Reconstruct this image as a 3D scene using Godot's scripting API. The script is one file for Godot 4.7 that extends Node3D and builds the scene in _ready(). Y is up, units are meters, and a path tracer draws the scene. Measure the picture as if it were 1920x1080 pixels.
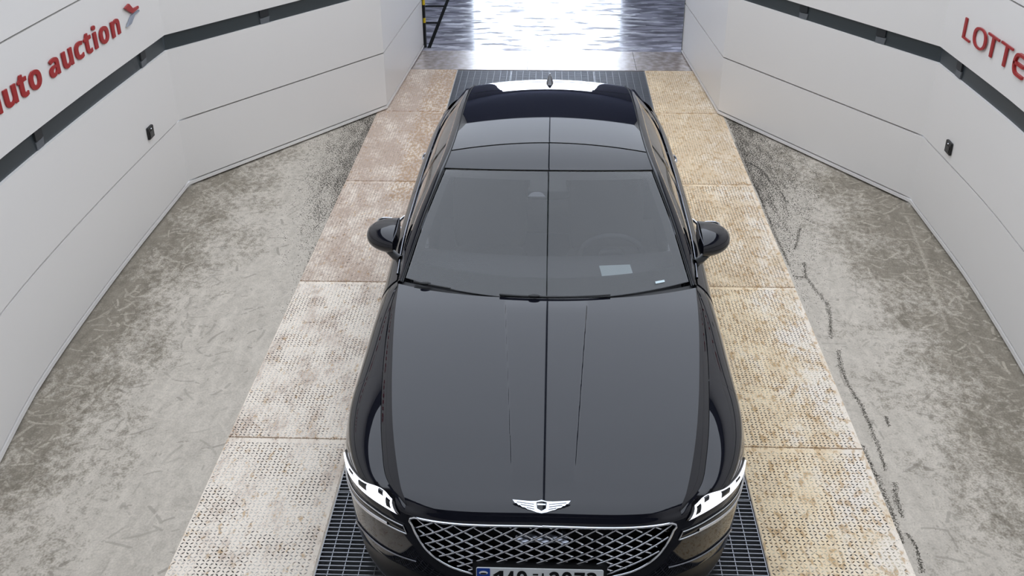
extends Node3D
# A black sedan parked in a white vehicle photo booth, seen from a high fixed camera.

const GR := 0.54054      # 2 / 3.7, plan curve of the car's nose
var M := {}
var names := {}
var rng := RandomNumberGenerator.new()


# ------------------------------------------------------------------ helpers
class MB:
	var v := PackedVector3Array()
	var n := PackedVector3Array()
	var t := PackedVector2Array()
	var i := PackedInt32Array()

	func grid(rows: Array, flip := false, uvs: Array = []) -> void:
		# rows of equal length; normals smooth inside this grid
		var h := rows.size()
		var w: int = rows[0].size()
		var base := v.size()
		var nn := PackedVector3Array()
		nn.resize(h * w)
		var idx := PackedInt32Array()
		for r in h - 1:
			for c in w - 1:
				var a := r * w + c
				for tri in [[a, a + 1, a + w], [a + 1, a + w + 1, a + w]]:
					var pa: Vector3 = rows[tri[0] / w][tri[0] % w]
					var pb: Vector3 = rows[tri[1] / w][tri[1] % w]
					var pc: Vector3 = rows[tri[2] / w][tri[2] % w]
					var f := (pb - pa).cross(pc - pa)
					if flip:
						f = -f
					if f.length_squared() < 1e-16:
						continue
					f = f.normalized() * sqrt(f.length())
					for k in tri:
						nn[k] += f
					if flip:
						idx.append_array([tri[0], tri[1], tri[2]])
					else:
						idx.append_array([tri[0], tri[2], tri[1]])
		for r in h:
			for c in w:
				v.append(rows[r][c])
				var q: Vector3 = nn[r * w + c]
				n.append(q.normalized() if q.length_squared() > 0.0 else Vector3.UP)
				t.append(uvs[r][c] if uvs.size() else Vector2(float(c) / maxi(1, w - 1), float(r) / maxi(1, h - 1)))
		for k in idx:
			i.append(base + k)

	func quad(a: Vector3, b: Vector3, c: Vector3, d: Vector3, uv: Array = []) -> void:
		# a b c d counter-clockwise seen from the front
		var f := (b - a).cross(c - a).normalized()
		var s := v.size()
		v.append_array([a, b, c, d])
		n.append_array([f, f, f, f])
		t.append_array(uv if uv.size() else [Vector2(0, 0), Vector2(1, 0), Vector2(1, 1), Vector2(0, 1)])
		i.append_array([s, s + 2, s + 1, s, s + 3, s + 2])

	func box(lo: Vector3, hi: Vector3) -> void:
		var p := func(x: int, y: int, z: int) -> Vector3: return Vector3(hi.x if x else lo.x, hi.y if y else lo.y, hi.z if z else lo.z)
		quad(p.call(0, 0, 1), p.call(1, 0, 1), p.call(1, 1, 1), p.call(0, 1, 1))
		quad(p.call(1, 0, 0), p.call(0, 0, 0), p.call(0, 1, 0), p.call(1, 1, 0))
		quad(p.call(1, 0, 1), p.call(1, 0, 0), p.call(1, 1, 0), p.call(1, 1, 1))
		quad(p.call(0, 0, 0), p.call(0, 0, 1), p.call(0, 1, 1), p.call(0, 1, 0))
		quad(p.call(0, 1, 1), p.call(1, 1, 1), p.call(1, 1, 0), p.call(0, 1, 0))
		quad(p.call(0, 0, 0), p.call(1, 0, 0), p.call(1, 0, 1), p.call(0, 0, 1))

	func tube(pts: Array, r0: float, sides := 8, r1 := -1.0, closed := false) -> void:
		var rows := []
		var m := pts.size()
		var side := Vector3.ZERO
		for k in m:
			var d: Vector3
			if closed:
				d = pts[(k + 1) % m] - pts[(k - 1 + m) % m]
			else:
				d = pts[mini(k + 1, m - 1)] - pts[maxi(k - 1, 0)]
			d = d.normalized()
			if side == Vector3.ZERO:
				side = d.cross(Vector3.UP)
				if side.length() < 0.1:
					side = d.cross(Vector3.RIGHT)
			side = (side - d * side.dot(d)).normalized()
			var up := side.cross(d)
			var row := PackedVector3Array()
			var r := r0 if r1 < 0.0 else lerpf(r0, r1, float(k) / (m - 1))
			for j in sides + 1:
				var a := TAU * j / sides
				row.append(pts[k] + (side * cos(a) + up * sin(a)) * r)
			rows.append(row)
		if closed:
			rows.append(rows[0])
		grid(rows, true)
		if not closed:
			for e in [0, m - 1]:
				var s := v.size()
				var d2: Vector3 = (pts[0] - pts[1]).normalized() if e == 0 else (pts[m - 1] - pts[m - 2]).normalized()
				v.append(pts[e]); n.append(d2); t.append(Vector2.ZERO)
				for j in sides:
					v.append(rows[e][j]); n.append(d2); t.append(Vector2.ZERO)
				for j in sides:
					if e == 0:
						i.append_array([s, s + 1 + j, s + 1 + (j + 1) % sides])
					else:
						i.append_array([s, s + 1 + (j + 1) % sides, s + 1 + j])

	func prism(poly: PackedVector2Array, depth: float, xf := Transform3D(), bevel := 0.0) -> void:
		# polygon in xy, front face at z = depth, back at z = 0
		if Geometry2D.is_polygon_clockwise(poly):
			poly.reverse()
		var top := poly
		if bevel > 0.0:
			var ins := Geometry2D.offset_polygon(poly, -bevel)
			if ins.size() == 1 and ins[0].size() == poly.size():
				top = ins[0]
				if Geometry2D.is_polygon_clockwise(top):
					top.reverse()
				var best := 0
				for k in top.size():
					if top[k].distance_to(poly[0]) < top[best].distance_to(poly[0]):
						best = k
				var moved := PackedVector2Array()
				for k in top.size():
					moved.append(top[(k + best) % top.size()])
				top = moved
			else:
				bevel = 0.0
		var nrm := xf.basis.z.normalized()
		var s := v.size()
		for p in top:
			v.append(xf * Vector3(p.x, p.y, depth)); n.append(nrm); t.append(p)
		var tri := Geometry2D.triangulate_polygon(top)
		for k in range(0, tri.size(), 3):
			var a: Vector2 = top[tri[k]]
			var cr := (top[tri[k + 1]] - a).cross(top[tri[k + 2]] - a)
			if cr > 0.0:
				i.append_array([s + tri[k], s + tri[k + 2], s + tri[k + 1]])
			else:
				i.append_array([s + tri[k], s + tri[k + 1], s + tri[k + 2]])
		for k in poly.size():
			var a := poly[k]
			var b := poly[(k + 1) % poly.size()]
			var a2 := top[k]
			var b2 := top[(k + 1) % poly.size()]
			var mid := depth - bevel
			quad(xf * Vector3(a.x, a.y, 0), xf * Vector3(b.x, b.y, 0), xf * Vector3(b.x, b.y, mid), xf * Vector3(a.x, a.y, mid))
			if bevel > 0.0:
				quad(xf * Vector3(a.x, a.y, mid), xf * Vector3(b.x, b.y, mid), xf * Vector3(b2.x, b2.y, depth), xf * Vector3(a2.x, a2.y, depth))

	func lathe(profile: Array, centre: Vector3, axis: Vector3, sides := 40) -> void:
		# profile of (along, radius) pairs
		var u := axis.cross(Vector3.UP if absf(axis.y) < 0.9 else Vector3.RIGHT).normalized()
		var w := axis.cross(u)
		var rows := []
		for p in profile:
			var row := PackedVector3Array()
			for j in sides + 1:
				var a := TAU * j / sides
				row.append(centre + axis * p.x + (u * cos(a) + w * sin(a)) * p.y)
			rows.append(row)
		grid(rows)

	func blob(c: Vector3, r: Vector3, e := 0.8, b := Basis(), nu := 28, nv := 16) -> void:
		var rows := []
		for q in nv + 1:
			var la := PI * (float(q) / nv - 0.5)
			var row := PackedVector3Array()
			for k in nu + 1:
				var lo := TAU * k / nu
				var cl := pow(maxf(cos(la), 0.0), e)
				var p := Vector3(cl * signf(cos(lo)) * pow(absf(cos(lo)), e), signf(sin(la)) * pow(absf(sin(la)), e), cl * signf(sin(lo)) * pow(absf(sin(lo)), e))
				row.append(c + b * (p * r))
			rows.append(row)
		grid(rows)

	func mesh() -> ArrayMesh:
		var arr := []
		arr.resize(Mesh.ARRAY_MAX)
		arr[Mesh.ARRAY_VERTEX] = v
		arr[Mesh.ARRAY_NORMAL] = n
		arr[Mesh.ARRAY_TEX_UV] = t
		arr[Mesh.ARRAY_INDEX] = i
		var m := ArrayMesh.new()
		m.add_surface_from_arrays(Mesh.PRIMITIVE_TRIANGLES, arr)
		return m


func numbered(called: String) -> String:
	var k: int = names.get(called, 0)
	names[called] = k + 1
	return called if k == 0 else "%s_%03d" % [called, k]


func put(called: String, what, m: Material, parent: Node = self) -> MeshInstance3D:
	var o := MeshInstance3D.new()
	o.mesh = what.mesh() if what is MB else what
	o.material_override = m
	o.name = numbered(called) if parent == self else called
	parent.add_child(o, true)
	return o


func tag(o: Node, label: String, category: String, group := "") -> Node:
	o.set_meta("label", label)
	o.set_meta("category", category)
	if group:
		o.set_meta("group", group)
	return o


func struct_(o: Node) -> Node:
	o.set_meta("kind", "structure")
	return o


func base(called: String, at := Vector3.ZERO) -> Node3D:
	var o := Node3D.new()
	o.name = numbered(called)
	add_child(o)
	o.position = at
	return o


func mat(called: String, c: Color, rough := 0.5, metal := 0.0) -> StandardMaterial3D:
	var m := StandardMaterial3D.new()
	m.resource_name = called
	m.albedo_color = c
	m.roughness = rough
	m.metallic = metal
	M[called] = m
	return m


func lut(tab: Array, x: float):
	var k := tab.size()
	if x <= tab[0][0]:
		return tab[0][1]
	if x >= tab[k - 1][0]:
		return tab[k - 1][1]
	var a := 0
	while x > tab[a + 1][0]:
		a += 1
	var x0: float = tab[a][0]
	var x1: float = tab[a + 1][0]
	var h := x1 - x0
	var d = (tab[a + 1][1] - tab[a][1]) / h
	var m0 = d
	var m1 = d
	if a > 0:
		m0 = (tab[a + 1][1] - tab[a - 1][1]) / (x1 - tab[a - 1][0])
	if a < k - 2:
		m1 = (tab[a + 2][1] - tab[a][1]) / (tab[a + 2][0] - x0)
	var t := (x - x0) / h
	return tab[a][1] * (2 * t * t * t - 3 * t * t + 1) + m0 * h * (t * t * t - 2 * t * t + t) + tab[a + 1][1] * (-2 * t * t * t + 3 * t * t) + m1 * h * (t * t * t - t * t)


func noise_bytes(w: int, h: int, freq: float, octaves: int, sd: int, stretch := Vector2.ONE, kind := FastNoiseLite.TYPE_SIMPLEX_SMOOTH) -> PackedByteArray:
	var f := FastNoiseLite.new()
	f.seed = sd
	f.frequency = freq
	f.noise_type = kind
	f.fractal_octaves = octaves
	var im := f.get_image(int(w * stretch.x), int(h * stretch.y), false, false, true)
	if stretch != Vector2.ONE:
		im.resize(w, h, Image.INTERPOLATE_CUBIC)
	im.convert(Image.FORMAT_L8)
	return im.get_data()


func tex(data: PackedByteArray, w: int, h: int, grey := false) -> ImageTexture:
	return ImageTexture.create_from_image(Image.create_from_data(w, h, false, Image.FORMAT_L8 if grey else Image.FORMAT_RGB8, data))


# ------------------------------------------------------------------ main
func _ready() -> void:
	rng.seed = 7
	setup_camera_and_light()
	materials()
	build_room()
	build_floor()
	build_outer_hall()
	build_signs()
	build_car()
	build_small_things()


func setup_camera_and_light() -> void:
	var pitch := 0.5005
	var yaw := -0.0409
	var roll := -0.0058
	var fwd := Vector3(sin(yaw) * cos(pitch), -sin(pitch), -cos(yaw) * cos(pitch))
	var right := Vector3(cos(yaw), 0, sin(yaw))
	var up := right.cross(fwd)
	var cam := Camera3D.new()
	cam.name = "camera"
	cam.transform = Transform3D(Basis(right * cos(roll) + up * sin(roll), up * cos(roll) - right * sin(roll), -fwd), Vector3(0.015, 3.5968, 5.6856))
	cam.fov = 31.03
	cam.near = 0.05
	cam.far = 200.0
	cam.current = true
	add_child(cam)

	var e := Environment.new()
	e.background_mode = Environment.BG_SKY
	var sm := ProceduralSkyMaterial.new()
	sm.sky_top_color = Color(0.80, 0.86, 0.95)
	sm.sky_horizon_color = Color(0.95, 0.97, 1.0)
	sm.ground_bottom_color = Color(0.35, 0.35, 0.36)
	sm.ground_horizon_color = Color(0.6, 0.6, 0.62)
	sm.sky_energy_multiplier = 3.0
	e.sky = Sky.new()
	e.sky.sky_material = sm
	e.tonemap_mode = Environment.TONE_MAPPER_LINEAR
	e.tonemap_exposure = 1.0
	e.sdfgi_enabled = true
	e.ssao_enabled = true
	e.ssil_enabled = true
	var we := WorldEnvironment.new()
	we.name = "environment"
	we.environment = e
	add_child(we)

	# the luminous ceiling: two long panels with a dark joint between them
	for s in [-1, 1]:
		var l := AreaLight3D.new()
		l.name = "ceiling_panel_light" if s < 0 else "ceiling_panel_light_001"
		l.area_size = Vector2(2.58, 11.5)
		l.area_normalize_energy = false
		l.light_color = Color(0.91, 0.945, 1.0)
		l.light_energy = 0.315
		l.area_range = 40.0
		l.shadow_enabled = true
		l.rotation.x = -PI / 2
		l.position = Vector3(s * 1.301, 3.985, -1.25)
		add_child(l)


func materials() -> void:
	var p := mat("black_paint", Color(0.07, 0.073, 0.10), 0.02)
	p.metallic_specular = 0.5
	mat("black_glass", Color(0.055, 0.06, 0.085), 0.02)
	mat("black_plastic", Color(0.06, 0.06, 0.065), 0.45)
	mat("liner_plastic", Color(0.17, 0.17, 0.175), 0.8)
	mat("headliner_cloth", Color(0.58, 0.57, 0.55), 0.95)
	mat("carpet", Color(0.32, 0.32, 0.32), 0.98)
	var rp := mat("roof_header", Color(0.055, 0.06, 0.085), 0.02)
	rp.metallic_specular = 0.43
	mat("chrome", Color(0.86, 0.87, 0.89), 0.08, 1.0)
	mat("dark_chrome", Color(0.55, 0.56, 0.59), 0.18, 1.0)
	mat("rubber", Color(0.09, 0.09, 0.09), 0.85)
	mat("rim", Color(0.55, 0.56, 0.58), 0.3, 1.0)
	var g := mat("glass", Color(0.06, 0.08, 0.08, 0.28), 0.02)
	g.transparency = BaseMaterial3D.TRANSPARENCY_ALPHA
	var g2 := mat("tinted_glass", Color(0.02, 0.025, 0.03, 0.8), 0.02)
	g2.transparency = BaseMaterial3D.TRANSPARENCY_ALPHA
	mat("interior", Color(0.32, 0.325, 0.335), 0.8)
	mat("seat_leather", Color(0.37, 0.365, 0.36), 0.6)
	var dl := mat("day_light", Color(0.95, 0.96, 1.0), 0.2)
	dl.emission_enabled = true
	dl.emission = Color(0.95, 0.96, 1.0)
	dl.emission_energy_multiplier = 1.1
	mat("lamp_dark", Color(0.05, 0.05, 0.06), 0.08)
	mat("red_lens", Color(0.35, 0.02, 0.02), 0.1)
	mat("white_panel", Color(0.88, 0.862, 0.84), 0.45)
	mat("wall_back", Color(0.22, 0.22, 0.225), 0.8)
	mat("channel", Color(0.20, 0.225, 0.235), 0.35)
	mat("red_letter", Color(0.62, 0.13, 0.13), 0.4)
	mat("grey_mark", Color(0.56, 0.58, 0.62), 0.4)
	mat("housing_grey", Color(0.42, 0.43, 0.45), 0.5)
	mat("galvanised", Color(0.60, 0.61, 0.63), 0.4, 0.75)
	mat("sensor_grey", Color(0.36, 0.37, 0.38), 0.6)
	mat("sensor_dark", Color(0.13, 0.14, 0.15), 0.5)
	mat("added_apron_dark", Color(0.33, 0.33, 0.335), 0.95)  # for the added floor ahead of the car, dark for the bumper reflection
	mat("pit", Color(0.33, 0.32, 0.31), 0.95)
	mat("hall_grey", Color(0.66, 0.66, 0.69), 0.8)
	mat("hall_dark", Color(0.55, 0.55, 0.60), 0.85)
	mat("black_stripe", Color(0.05, 0.05, 0.05), 0.4)
	mat("joint_black", Color(0.09, 0.09, 0.09), 1.0).metallic_specular = 0.1
	mat("yellow_stripe", Color(0.80, 0.68, 0.10), 0.4)
	mat("paper", Color(0.80, 0.86, 0.87), 0.8)
	mat("plate_white", Color(0.93, 0.94, 0.94), 0.35)
	mat("plate_blue", Color(0.10, 0.27, 0.62), 0.3)
	mat("plate_ink", Color(0.03, 0.03, 0.035), 0.4)
	var lp := mat("light_panel", Color(0.95, 0.95, 0.95), 0.6)
	lp.emission_enabled = true
	lp.emission = Color(0.90, 0.94, 1.0)
	lp.emission_energy_multiplier = 1.0


# ------------------------------------------------------------------ the booth
func wall_x(side: int, z: float, h: float) -> float:
	if side < 0:
		return -(lut([[-2.671, 3.172], [-1.0, 3.17], [0.44, 3.11], [1.25, 3.0], [2.5, 2.8], [7.0, 2.5]], z) + lut([[-2.671, 0.0], [-1.0, 0.04], [0.44, 0.08], [1.25, 0.1], [7.0, 0.1]], z) * h)
	return lut([[-2.454, 3.042], [-1.2, 3.045], [-0.6, 3.02], [0.18, 2.97], [1.25, 2.87], [2.5, 2.7], [7.0, 2.45]], z) + lut([[-2.454, 0.0], [-1.2, 0.03], [-0.6, 0.045], [0.18, 0.06], [1.25, 0.08], [7.0, 0.1]], z) * h


func wall_path(side: int, piece: int, h: float) -> Array:
	# plan points from the near end to the far end
	var p1 := Vector2(-3.172, -2.671) if side < 0 else Vector2(3.042, -2.454)
	var p2 := Vector2(-1.7196, -4.7627) if side < 0 else Vector2(1.7353, -4.6809)
	var p3 := Vector2(-1.596, -7.0975) if side < 0 else Vector2(1.5993, -6.9451)
	var out := []
	if piece == 0:
		for k in 37:
			var z := lerpf(7.0, p1.y, k / 36.0)
			out.append(Vector2(wall_x(side, z, h), z))
	elif piece == 1:
		out = [p1, p1.lerp(p2, 0.5), p2]
	else:
		out = [p2, p2.lerp(p3, 0.5), p3]
	return out


func wall_rows(side: int, piece: int, h0: float, h1: float, depth: float) -> Array:
	var rows := []
	for h in [h0, h1]:
		var path := wall_path(side, piece, h)
		var row := PackedVector3Array()
		for k in path.size():
			var d: Vector2 = (path[mini(k + 1, path.size() - 1)] - path[maxi(k - 1, 0)]).normalized()
			var inward := Vector2(-d.y, d.x)   # towards the axis for the left wall
			if side > 0:
				inward = -inward
			var p: Vector2 = path[k] + inward * depth
			row.append(Vector3(p.x, h, p.y))
		rows.append(row)
	return rows


func wall_panel(side: int, piece: int, h0: float, h1: float, front := 0.0, back := -0.03) -> MB:
	var mb := MB.new()
	var f := wall_rows(side, piece, h0, h1, front)
	var b := wall_rows(side, piece, h0, h1, back)
	var fl := side < 0
	mb.grid(f, not fl)
	mb.grid([b[0], f[0]], not fl)
	mb.grid([f[1], b[1]], not fl)
	var last: int = f[0].size() - 1
	for k in [0, last]:
		mb.grid([PackedVector3Array([b[0][k], f[0][k]]), PackedVector3Array([b[1][k], f[1][k]])], (k == 0) == fl)
	return mb


func build_room() -> void:
	for side in [-1, 1]:
		var w := struct_(base("wall_left" if side < 0 else "wall_right"))
		for piece in 3:
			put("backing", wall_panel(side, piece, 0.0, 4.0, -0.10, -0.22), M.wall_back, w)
			put("panel", wall_panel(side, piece, 0.057, 0.600), M.white_panel, w)
			put("panel", wall_panel(side, piece, 0.613, 1.2155), M.white_panel, w)
			put("recessed_channel", wall_panel(side, piece, 1.2155, 1.3446, -0.022, -0.04), M.channel, w)
			put("panel", wall_panel(side, piece, 1.3446, 1.923), M.white_panel, w)
			put("panel", wall_panel(side, piece, 1.935, 4.0), M.white_panel, w)
		var bb := struct_(base("baseboard_left" if side < 0 else "baseboard_right"))
		for piece in 3:
			put("board", wall_panel(side, piece, 0.018, 0.044, 0.004), M.white_panel, bb)
		# dark edge trim at the far end of the wall
		var p3 := Vector2(-1.596, -7.0975) if side < 0 else Vector2(1.5993, -6.9451)
		var tr := MB.new()
		tr.box(Vector3(p3.x - 0.16 if side < 0 else p3.x - 0.006, 0, p3.y - 0.02), Vector3(p3.x + 0.006 if side < 0 else p3.x + 0.16, 4.0, p3.y))
		struct_(put("trim_1" if side < 0 else "trim_2", tr, M.black_stripe))
	# wall behind the camera, ceiling with its luminous panels
	var wb := MB.new()
	wb.box(Vector3(-2.9, 0, 7.0), Vector3(2.9, 4.0, 7.2))
	struct_(put("wall_back", wb, M.white_panel))
	var c := struct_(base("ceiling"))
	var slab := MB.new()
	slab.box(Vector3(-3.9, 4.02, -7.1), Vector3(3.9, 4.2, 7.2))
	put("ceiling_slab", slab, M.channel, c)
	for s in [-1, 1]:
		var pn := MB.new()
		pn.box(Vector3(0.011 if s > 0 else -2.591, 3.995, -7.0), Vector3(2.591 if s > 0 else -0.011, 4.02, 4.5))
		put("light_panel", pn, M.light_panel, c)


# ------------------------------------------------------------------ floor
func concrete_texture(side: int) -> ImageTexture:
	# x across 2.4 m from the pit outwards, y along 8 m (z 3 .. -5)
	var w := 720
	var h := 1920
	var n1 := noise_bytes(w, h, 0.006, 5, 11 + side)
	var n2 := noise_bytes(w, h, 0.05, 4, 23 + side)
	var n3 := noise_bytes(w, h, 0.22, 2, 37 + side)
	var n4 := noise_bytes(w, h, 0.03, 3, 53 + side, Vector2(1, 0.35))
	var data := PackedByteArray()
	data.resize(w * h * 3)
	# scuffs and shoe prints as a mask
	var sc := PackedFloat32Array()
	sc.resize(w * h)
	var px := w / 2.4
	var pz := h / 8.0
	for k in 2200:
		var x := 0.72 + 1.25 * pow(rng.randf(), 0.85)
		var z := rng.randf() * 8.0
		var ang := rng.randf() * TAU
		var ln := 0.03 + 0.16 * pow(rng.randf(), 2.0)
		var bend := rng.randf_range(-5.0, 5.0)
		var wd := rng.randf_range(0.003, 0.010)
		var gain := rng.randf_range(0.2, 0.75) * (1.0 if rng.randf() < 0.72 else -0.8)
		var steps := int(ln / 0.004)
		for q in steps:
			ang += bend * 0.004
			x += cos(ang) * 0.004
			z += sin(ang) * 0.004
			var ix := int(x * px)
			var iz := int(z * pz)
			var rx := int(wd * px)
			for dz in range(-1, 2):
				for dx in range(-rx, rx + 1):
					var xx := ix + dx
					var zz := iz + dz
					if xx >= 0 and xx < w and zz >= 0 and zz < h:
						sc[zz * w + xx] = gain
	for k in 130:    # shoe prints: a sole with a ribbed tread
		var cx := 0.8 + 1.1 * rng.randf()
		var cz := rng.randf() * 8.0
		var ang := rng.randf() * TAU
		var gain := rng.randf_range(0.18, 0.5)
		for q in range(-32, 33):
			for r in range(-11, 12):
				var u := q / 32.0
				var vv := r / 11.0
				var half := 0.62 + 0.30 * sin(u * 2.4 + 0.6)
				if absf(vv) > half * sqrt(maxf(0.0, 1.0 - u * u * u * u)):
					continue
				if absf(u + 0.18) < 0.10 or int(q / 3.0 + 40) % 2 == 0:
					continue
				var x := cx + (u * 0.135) * cos(ang) - (vv * 0.05) * sin(ang)
				var z := cz + (u * 0.135) * sin(ang) + (vv * 0.05) * cos(ang)
				var xx := int(x * px)
				var zz := int(z * pz)
				if xx >= 0 and xx < w and zz >= 0 and zz < h and n2[zz * w + xx] > 105:
					sc[zz * w + xx] = gain
	# pale smears that can be told apart on the bare slab
	var smears := [[Vector2(2.92, 0.58), Vector2(2.86, 0.49), Vector2(2.73, 0.4)], [Vector2(2.79, 0.82), Vector2(2.86, 0.69), Vector2(2.86, 0.58)], [Vector2(2.44, 1.3), Vector2(2.54, 1.21), Vector2(2.46, 0.86)], [Vector2(2.82, 0.66), Vector2(2.66, 0.66)], [Vector2(2.78, -0.98), Vector2(2.79, -1.19)]]
	if side > 0:
		smears = [[Vector2(2.94, -2.21), Vector2(2.91, -1.91), Vector2(2.87, -1.57), Vector2(2.83, -1.31), Vector2(2.78, -0.97), Vector2(2.73, -0.66), Vector2(2.68, -0.37)], [Vector2(2.85, -1.22), Vector2(2.92, -1.14), Vector2(2.98, -1.02), Vector2(2.99, -0.9)], [Vector2(2.86, -0.93), Vector2(2.91, -0.82), Vector2(2.96, -0.74)], [Vector2(2.76, -0.64), Vector2(2.88, -0.62)]]
	for sm in smears:
		for k in sm.size() - 1:
			var steps := int(sm[k].distance_to(sm[k + 1]) / 0.003)
			for q in steps:
				var p: Vector2 = sm[k].lerp(sm[k + 1], float(q) / steps)
				for b in 4:
					var xx := int((p.x - 1.09 + rng.randfn(0.0, 0.007)) * px)
					var zz := int((3.0 - p.y) * pz + rng.randfn(0.0, 1.4))
					if xx >= 0 and xx < w and zz >= 0 and zz < h:
						sc[zz * w + xx] = rng.randf_range(0.5, 0.95)
	# long cracks with dark rubble in them (right side)
	var cracks := []
	if side > 0:
		cracks = [[Vector2(1.847, -3.361), Vector2(1.936, -3.169), Vector2(1.96, -2.897)],
			[Vector2(2.014, -2.685), Vector2(2.016, -2.458)],
			[Vector2(2.025, -1.953), Vector2(1.946, -1.688), Vector2(1.905, -1.566)],
			[Vector2(1.934, -1.351), Vector2(1.896, -1.11)],
			[Vector2(1.825, -1.125), Vector2(1.9, -1.11), Vector2(1.926, -0.908), Vector2(1.962, -0.73), Vector2(1.947, -0.566), Vector2(1.881, -0.248)],
			[Vector2(1.899, -0.116), Vector2(1.863, 0.107), Vector2(1.862, 0.316), Vector2(1.886, 0.513), Vector2(1.884, 0.727), Vector2(1.878, 0.952), Vector2(1.86, 1.127)],
			[Vector2(1.882, 1.23), Vector2(1.851, 1.362), Vector2(1.842, 1.508)],
			[Vector2(1.828, 1.627), Vector2(1.848, 1.723), Vector2(1.823, 1.907)],
			[Vector2(1.795, -3.9), Vector2(1.79, -3.2), Vector2(1.81, -2.6), Vector2(1.8, -2), Vector2(1.81, -1.3)],
			[Vector2(1.999, 0.618), Vector2(1.995, 0.723)],
			[Vector2(1.79, 0.9), Vector2(1.8, 1.4), Vector2(1.79, 1.7)]]
	var dark := PackedFloat32Array()
	dark.resize(w * h)
	for cr in cracks:
		for k in cr.size() - 1:
			var steps := int(cr[k].distance_to(cr[k + 1]) / 0.003)
			for q in steps:
				var p: Vector2 = cr[k].lerp(cr[k + 1], float(q) / steps)
				p.x += (n2[(q * 37 + k * 911) % n2.size()] / 255.0 - 0.5) * 0.004
				var wide := n1[int((3.0 - p.y) * pz) * w + 40] / 255.0
				for b in 4:
					var xx := int((p.x - 1.09 + rng.randfn(0.0, 0.004 + 0.008 * wide)) * px)
					var zz := int((3.0 - p.y) * pz + rng.randfn(0.0, 1.0))
					if xx >= 0 and xx < w and zz >= 0 and zz < h and rng.randf() < 0.75:
						dark[zz * w + xx] = rng.randf_range(0.5, 0.95)
	for zi in h:
		var z := 3.0 - zi / pz
		for xi in w:
			var k := zi * w + xi
			var a := n1[k] / 255.0
			var b := n2[k] / 255.0
			var c := n3[k] / 255.0
			var d := n4[k] / 255.0
			var out := 1.09 + xi / px                      # distance from the axis
			# where feet and tyres leave pale dust; the rest is bare slab with a ragged border
			var worn := clampf(((2.70 if side < 0 else 2.42) - out) * 1.7 + 0.5 + (a - 0.5) * 1.3 + (b - 0.5) * 1.0 + (c - 0.5) * 0.8, 0.0, 1.0)
			var r := lerpf(0.525, 0.735, worn) + (b - 0.5) * 0.07 + (c - 0.5) * 0.10 + (d - 0.5) * 0.09
			var s := sc[k]
			if s > 0.0:
				r = lerpf(r, 0.80, s * (0.4 + 0.6 * c))
			elif s < 0.0:
				r = lerpf(r, 0.40, -s * (0.3 + 0.5 * c))
			# black grit lying along the steel plates
			var near := out - 1.80
			if z < 0.0 and near > 0.0:
				var lim := 0.50 + near * (0.55 if side < 0 else 0.40) + clampf((z + 2.4) * 0.13, -0.06, 0.4)
				if c * 0.75 + d * 0.25 > lim:
					r *= 0.30
			if c > 0.80 and b > 0.62:
				r *= 0.72
			r *= 1.0 - dark[k]
			var tint := 0.026 + 0.012 * (1.0 - worn)
			data[k * 3] = clampi(int(255.0 * (r + tint * 0.4)), 0, 255)
			data[k * 3 + 1] = clampi(int(255.0 * r), 0, 255)
			data[k * 3 + 2] = clampi(int(255.0 * (r - tint)), 0, 255)
	return tex(data, w, h)


func plate_texture(side: int) -> ImageTexture:
	# 0.72 m across (from the pit outwards), 8.2 m along (z 2.0+ .. -6.2)
	var w := 300
	var h := 2000
	var n1 := noise_bytes(w, h, 0.010, 4, 71 + side)
	var n2 := noise_bytes(w, h, 0.06, 4, 83 + side)
	var n3 := noise_bytes(w, h, 0.25, 2, 97 + side)
	var n4 := noise_bytes(w, h, 0.045, 3, 61 + side)
	var data := PackedByteArray()
	data.resize(w * h * 3)
	for zi in h:
		var z := 3.0 - zi / (h / 9.2)
		for xi in w:
			var k := zi * w + xi
			var a := n1[k] / 255.0
			var b := n2[k] / 255.0
			var c := n3[k] / 255.0
			var d := n4[k] / 255.0
			var u := float(xi) / w
			var col := Vector3(0.95, 0.925, 0.885)
			if side > 0:      # a yellowish film of rust water on the inner half
				col = col.lerp(Vector3(0.965, 0.90, 0.775), clampf((0.70 - u) * 2.0 + (a - 0.5) * 1.2 + (b - 0.5) * 0.7 + 0.35, 0.0, 1.0))
			col *= 1.0 + (b - 0.5) * 0.08 + (c - 0.5) * 0.10
			# trodden-in mud on the far plates
			var mud := clampf((a - 0.5) * 1.2 + (b - 0.5) * 0.9 + (c - 0.5) * 0.6 + (0.85 if z < -2.8255 else (0.62 if z < -0.9395 else (0.10 if z < 0.9465 else -0.05))), 0.0, 1.0)
			col = col.lerp(Vector3(0.69, 0.615, 0.56) if side < 0 else Vector3(0.83, 0.755, 0.645), mud * 0.85)
			# rust bleeding out in blotches
			var lim := 0.70 if side < 0 else 0.60
			var rust := clampf((d - lim) * 5.0 + (c - 0.5) * 1.1, 0.0, 1.0)
			if side < 0 and z < -2.4 and u < 0.34 + (b - 0.5) * 0.3:
				rust = maxf(rust, clampf((b - 0.42) * 4.0, 0.0, 0.75))
			col = col.lerp(Vector3(0.66, 0.50, 0.30), rust * (0.55 if side < 0 else 0.48))
			# rusty rim along the joints
			var jz := fposmod(0.9465 - z + 0.943, 1.886) - 0.943
			if absf(jz) < 0.007 + 0.03 * maxf(0.0, b - 0.55) and c > 0.35:
				col = col.lerp(Vector3(0.42, 0.31, 0.20), 0.45)
			if c > 0.77 and b > 0.52:
				col *= 0.68
			data[k * 3] = clampi(int(col.x * 255.0), 0, 255)
			data[k * 3 + 1] = clampi(int(col.y * 255.0), 0, 255)
			data[k * 3 + 2] = clampi(int(col.z * 255.0), 0, 255)
	return tex(data, w, h)


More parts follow.
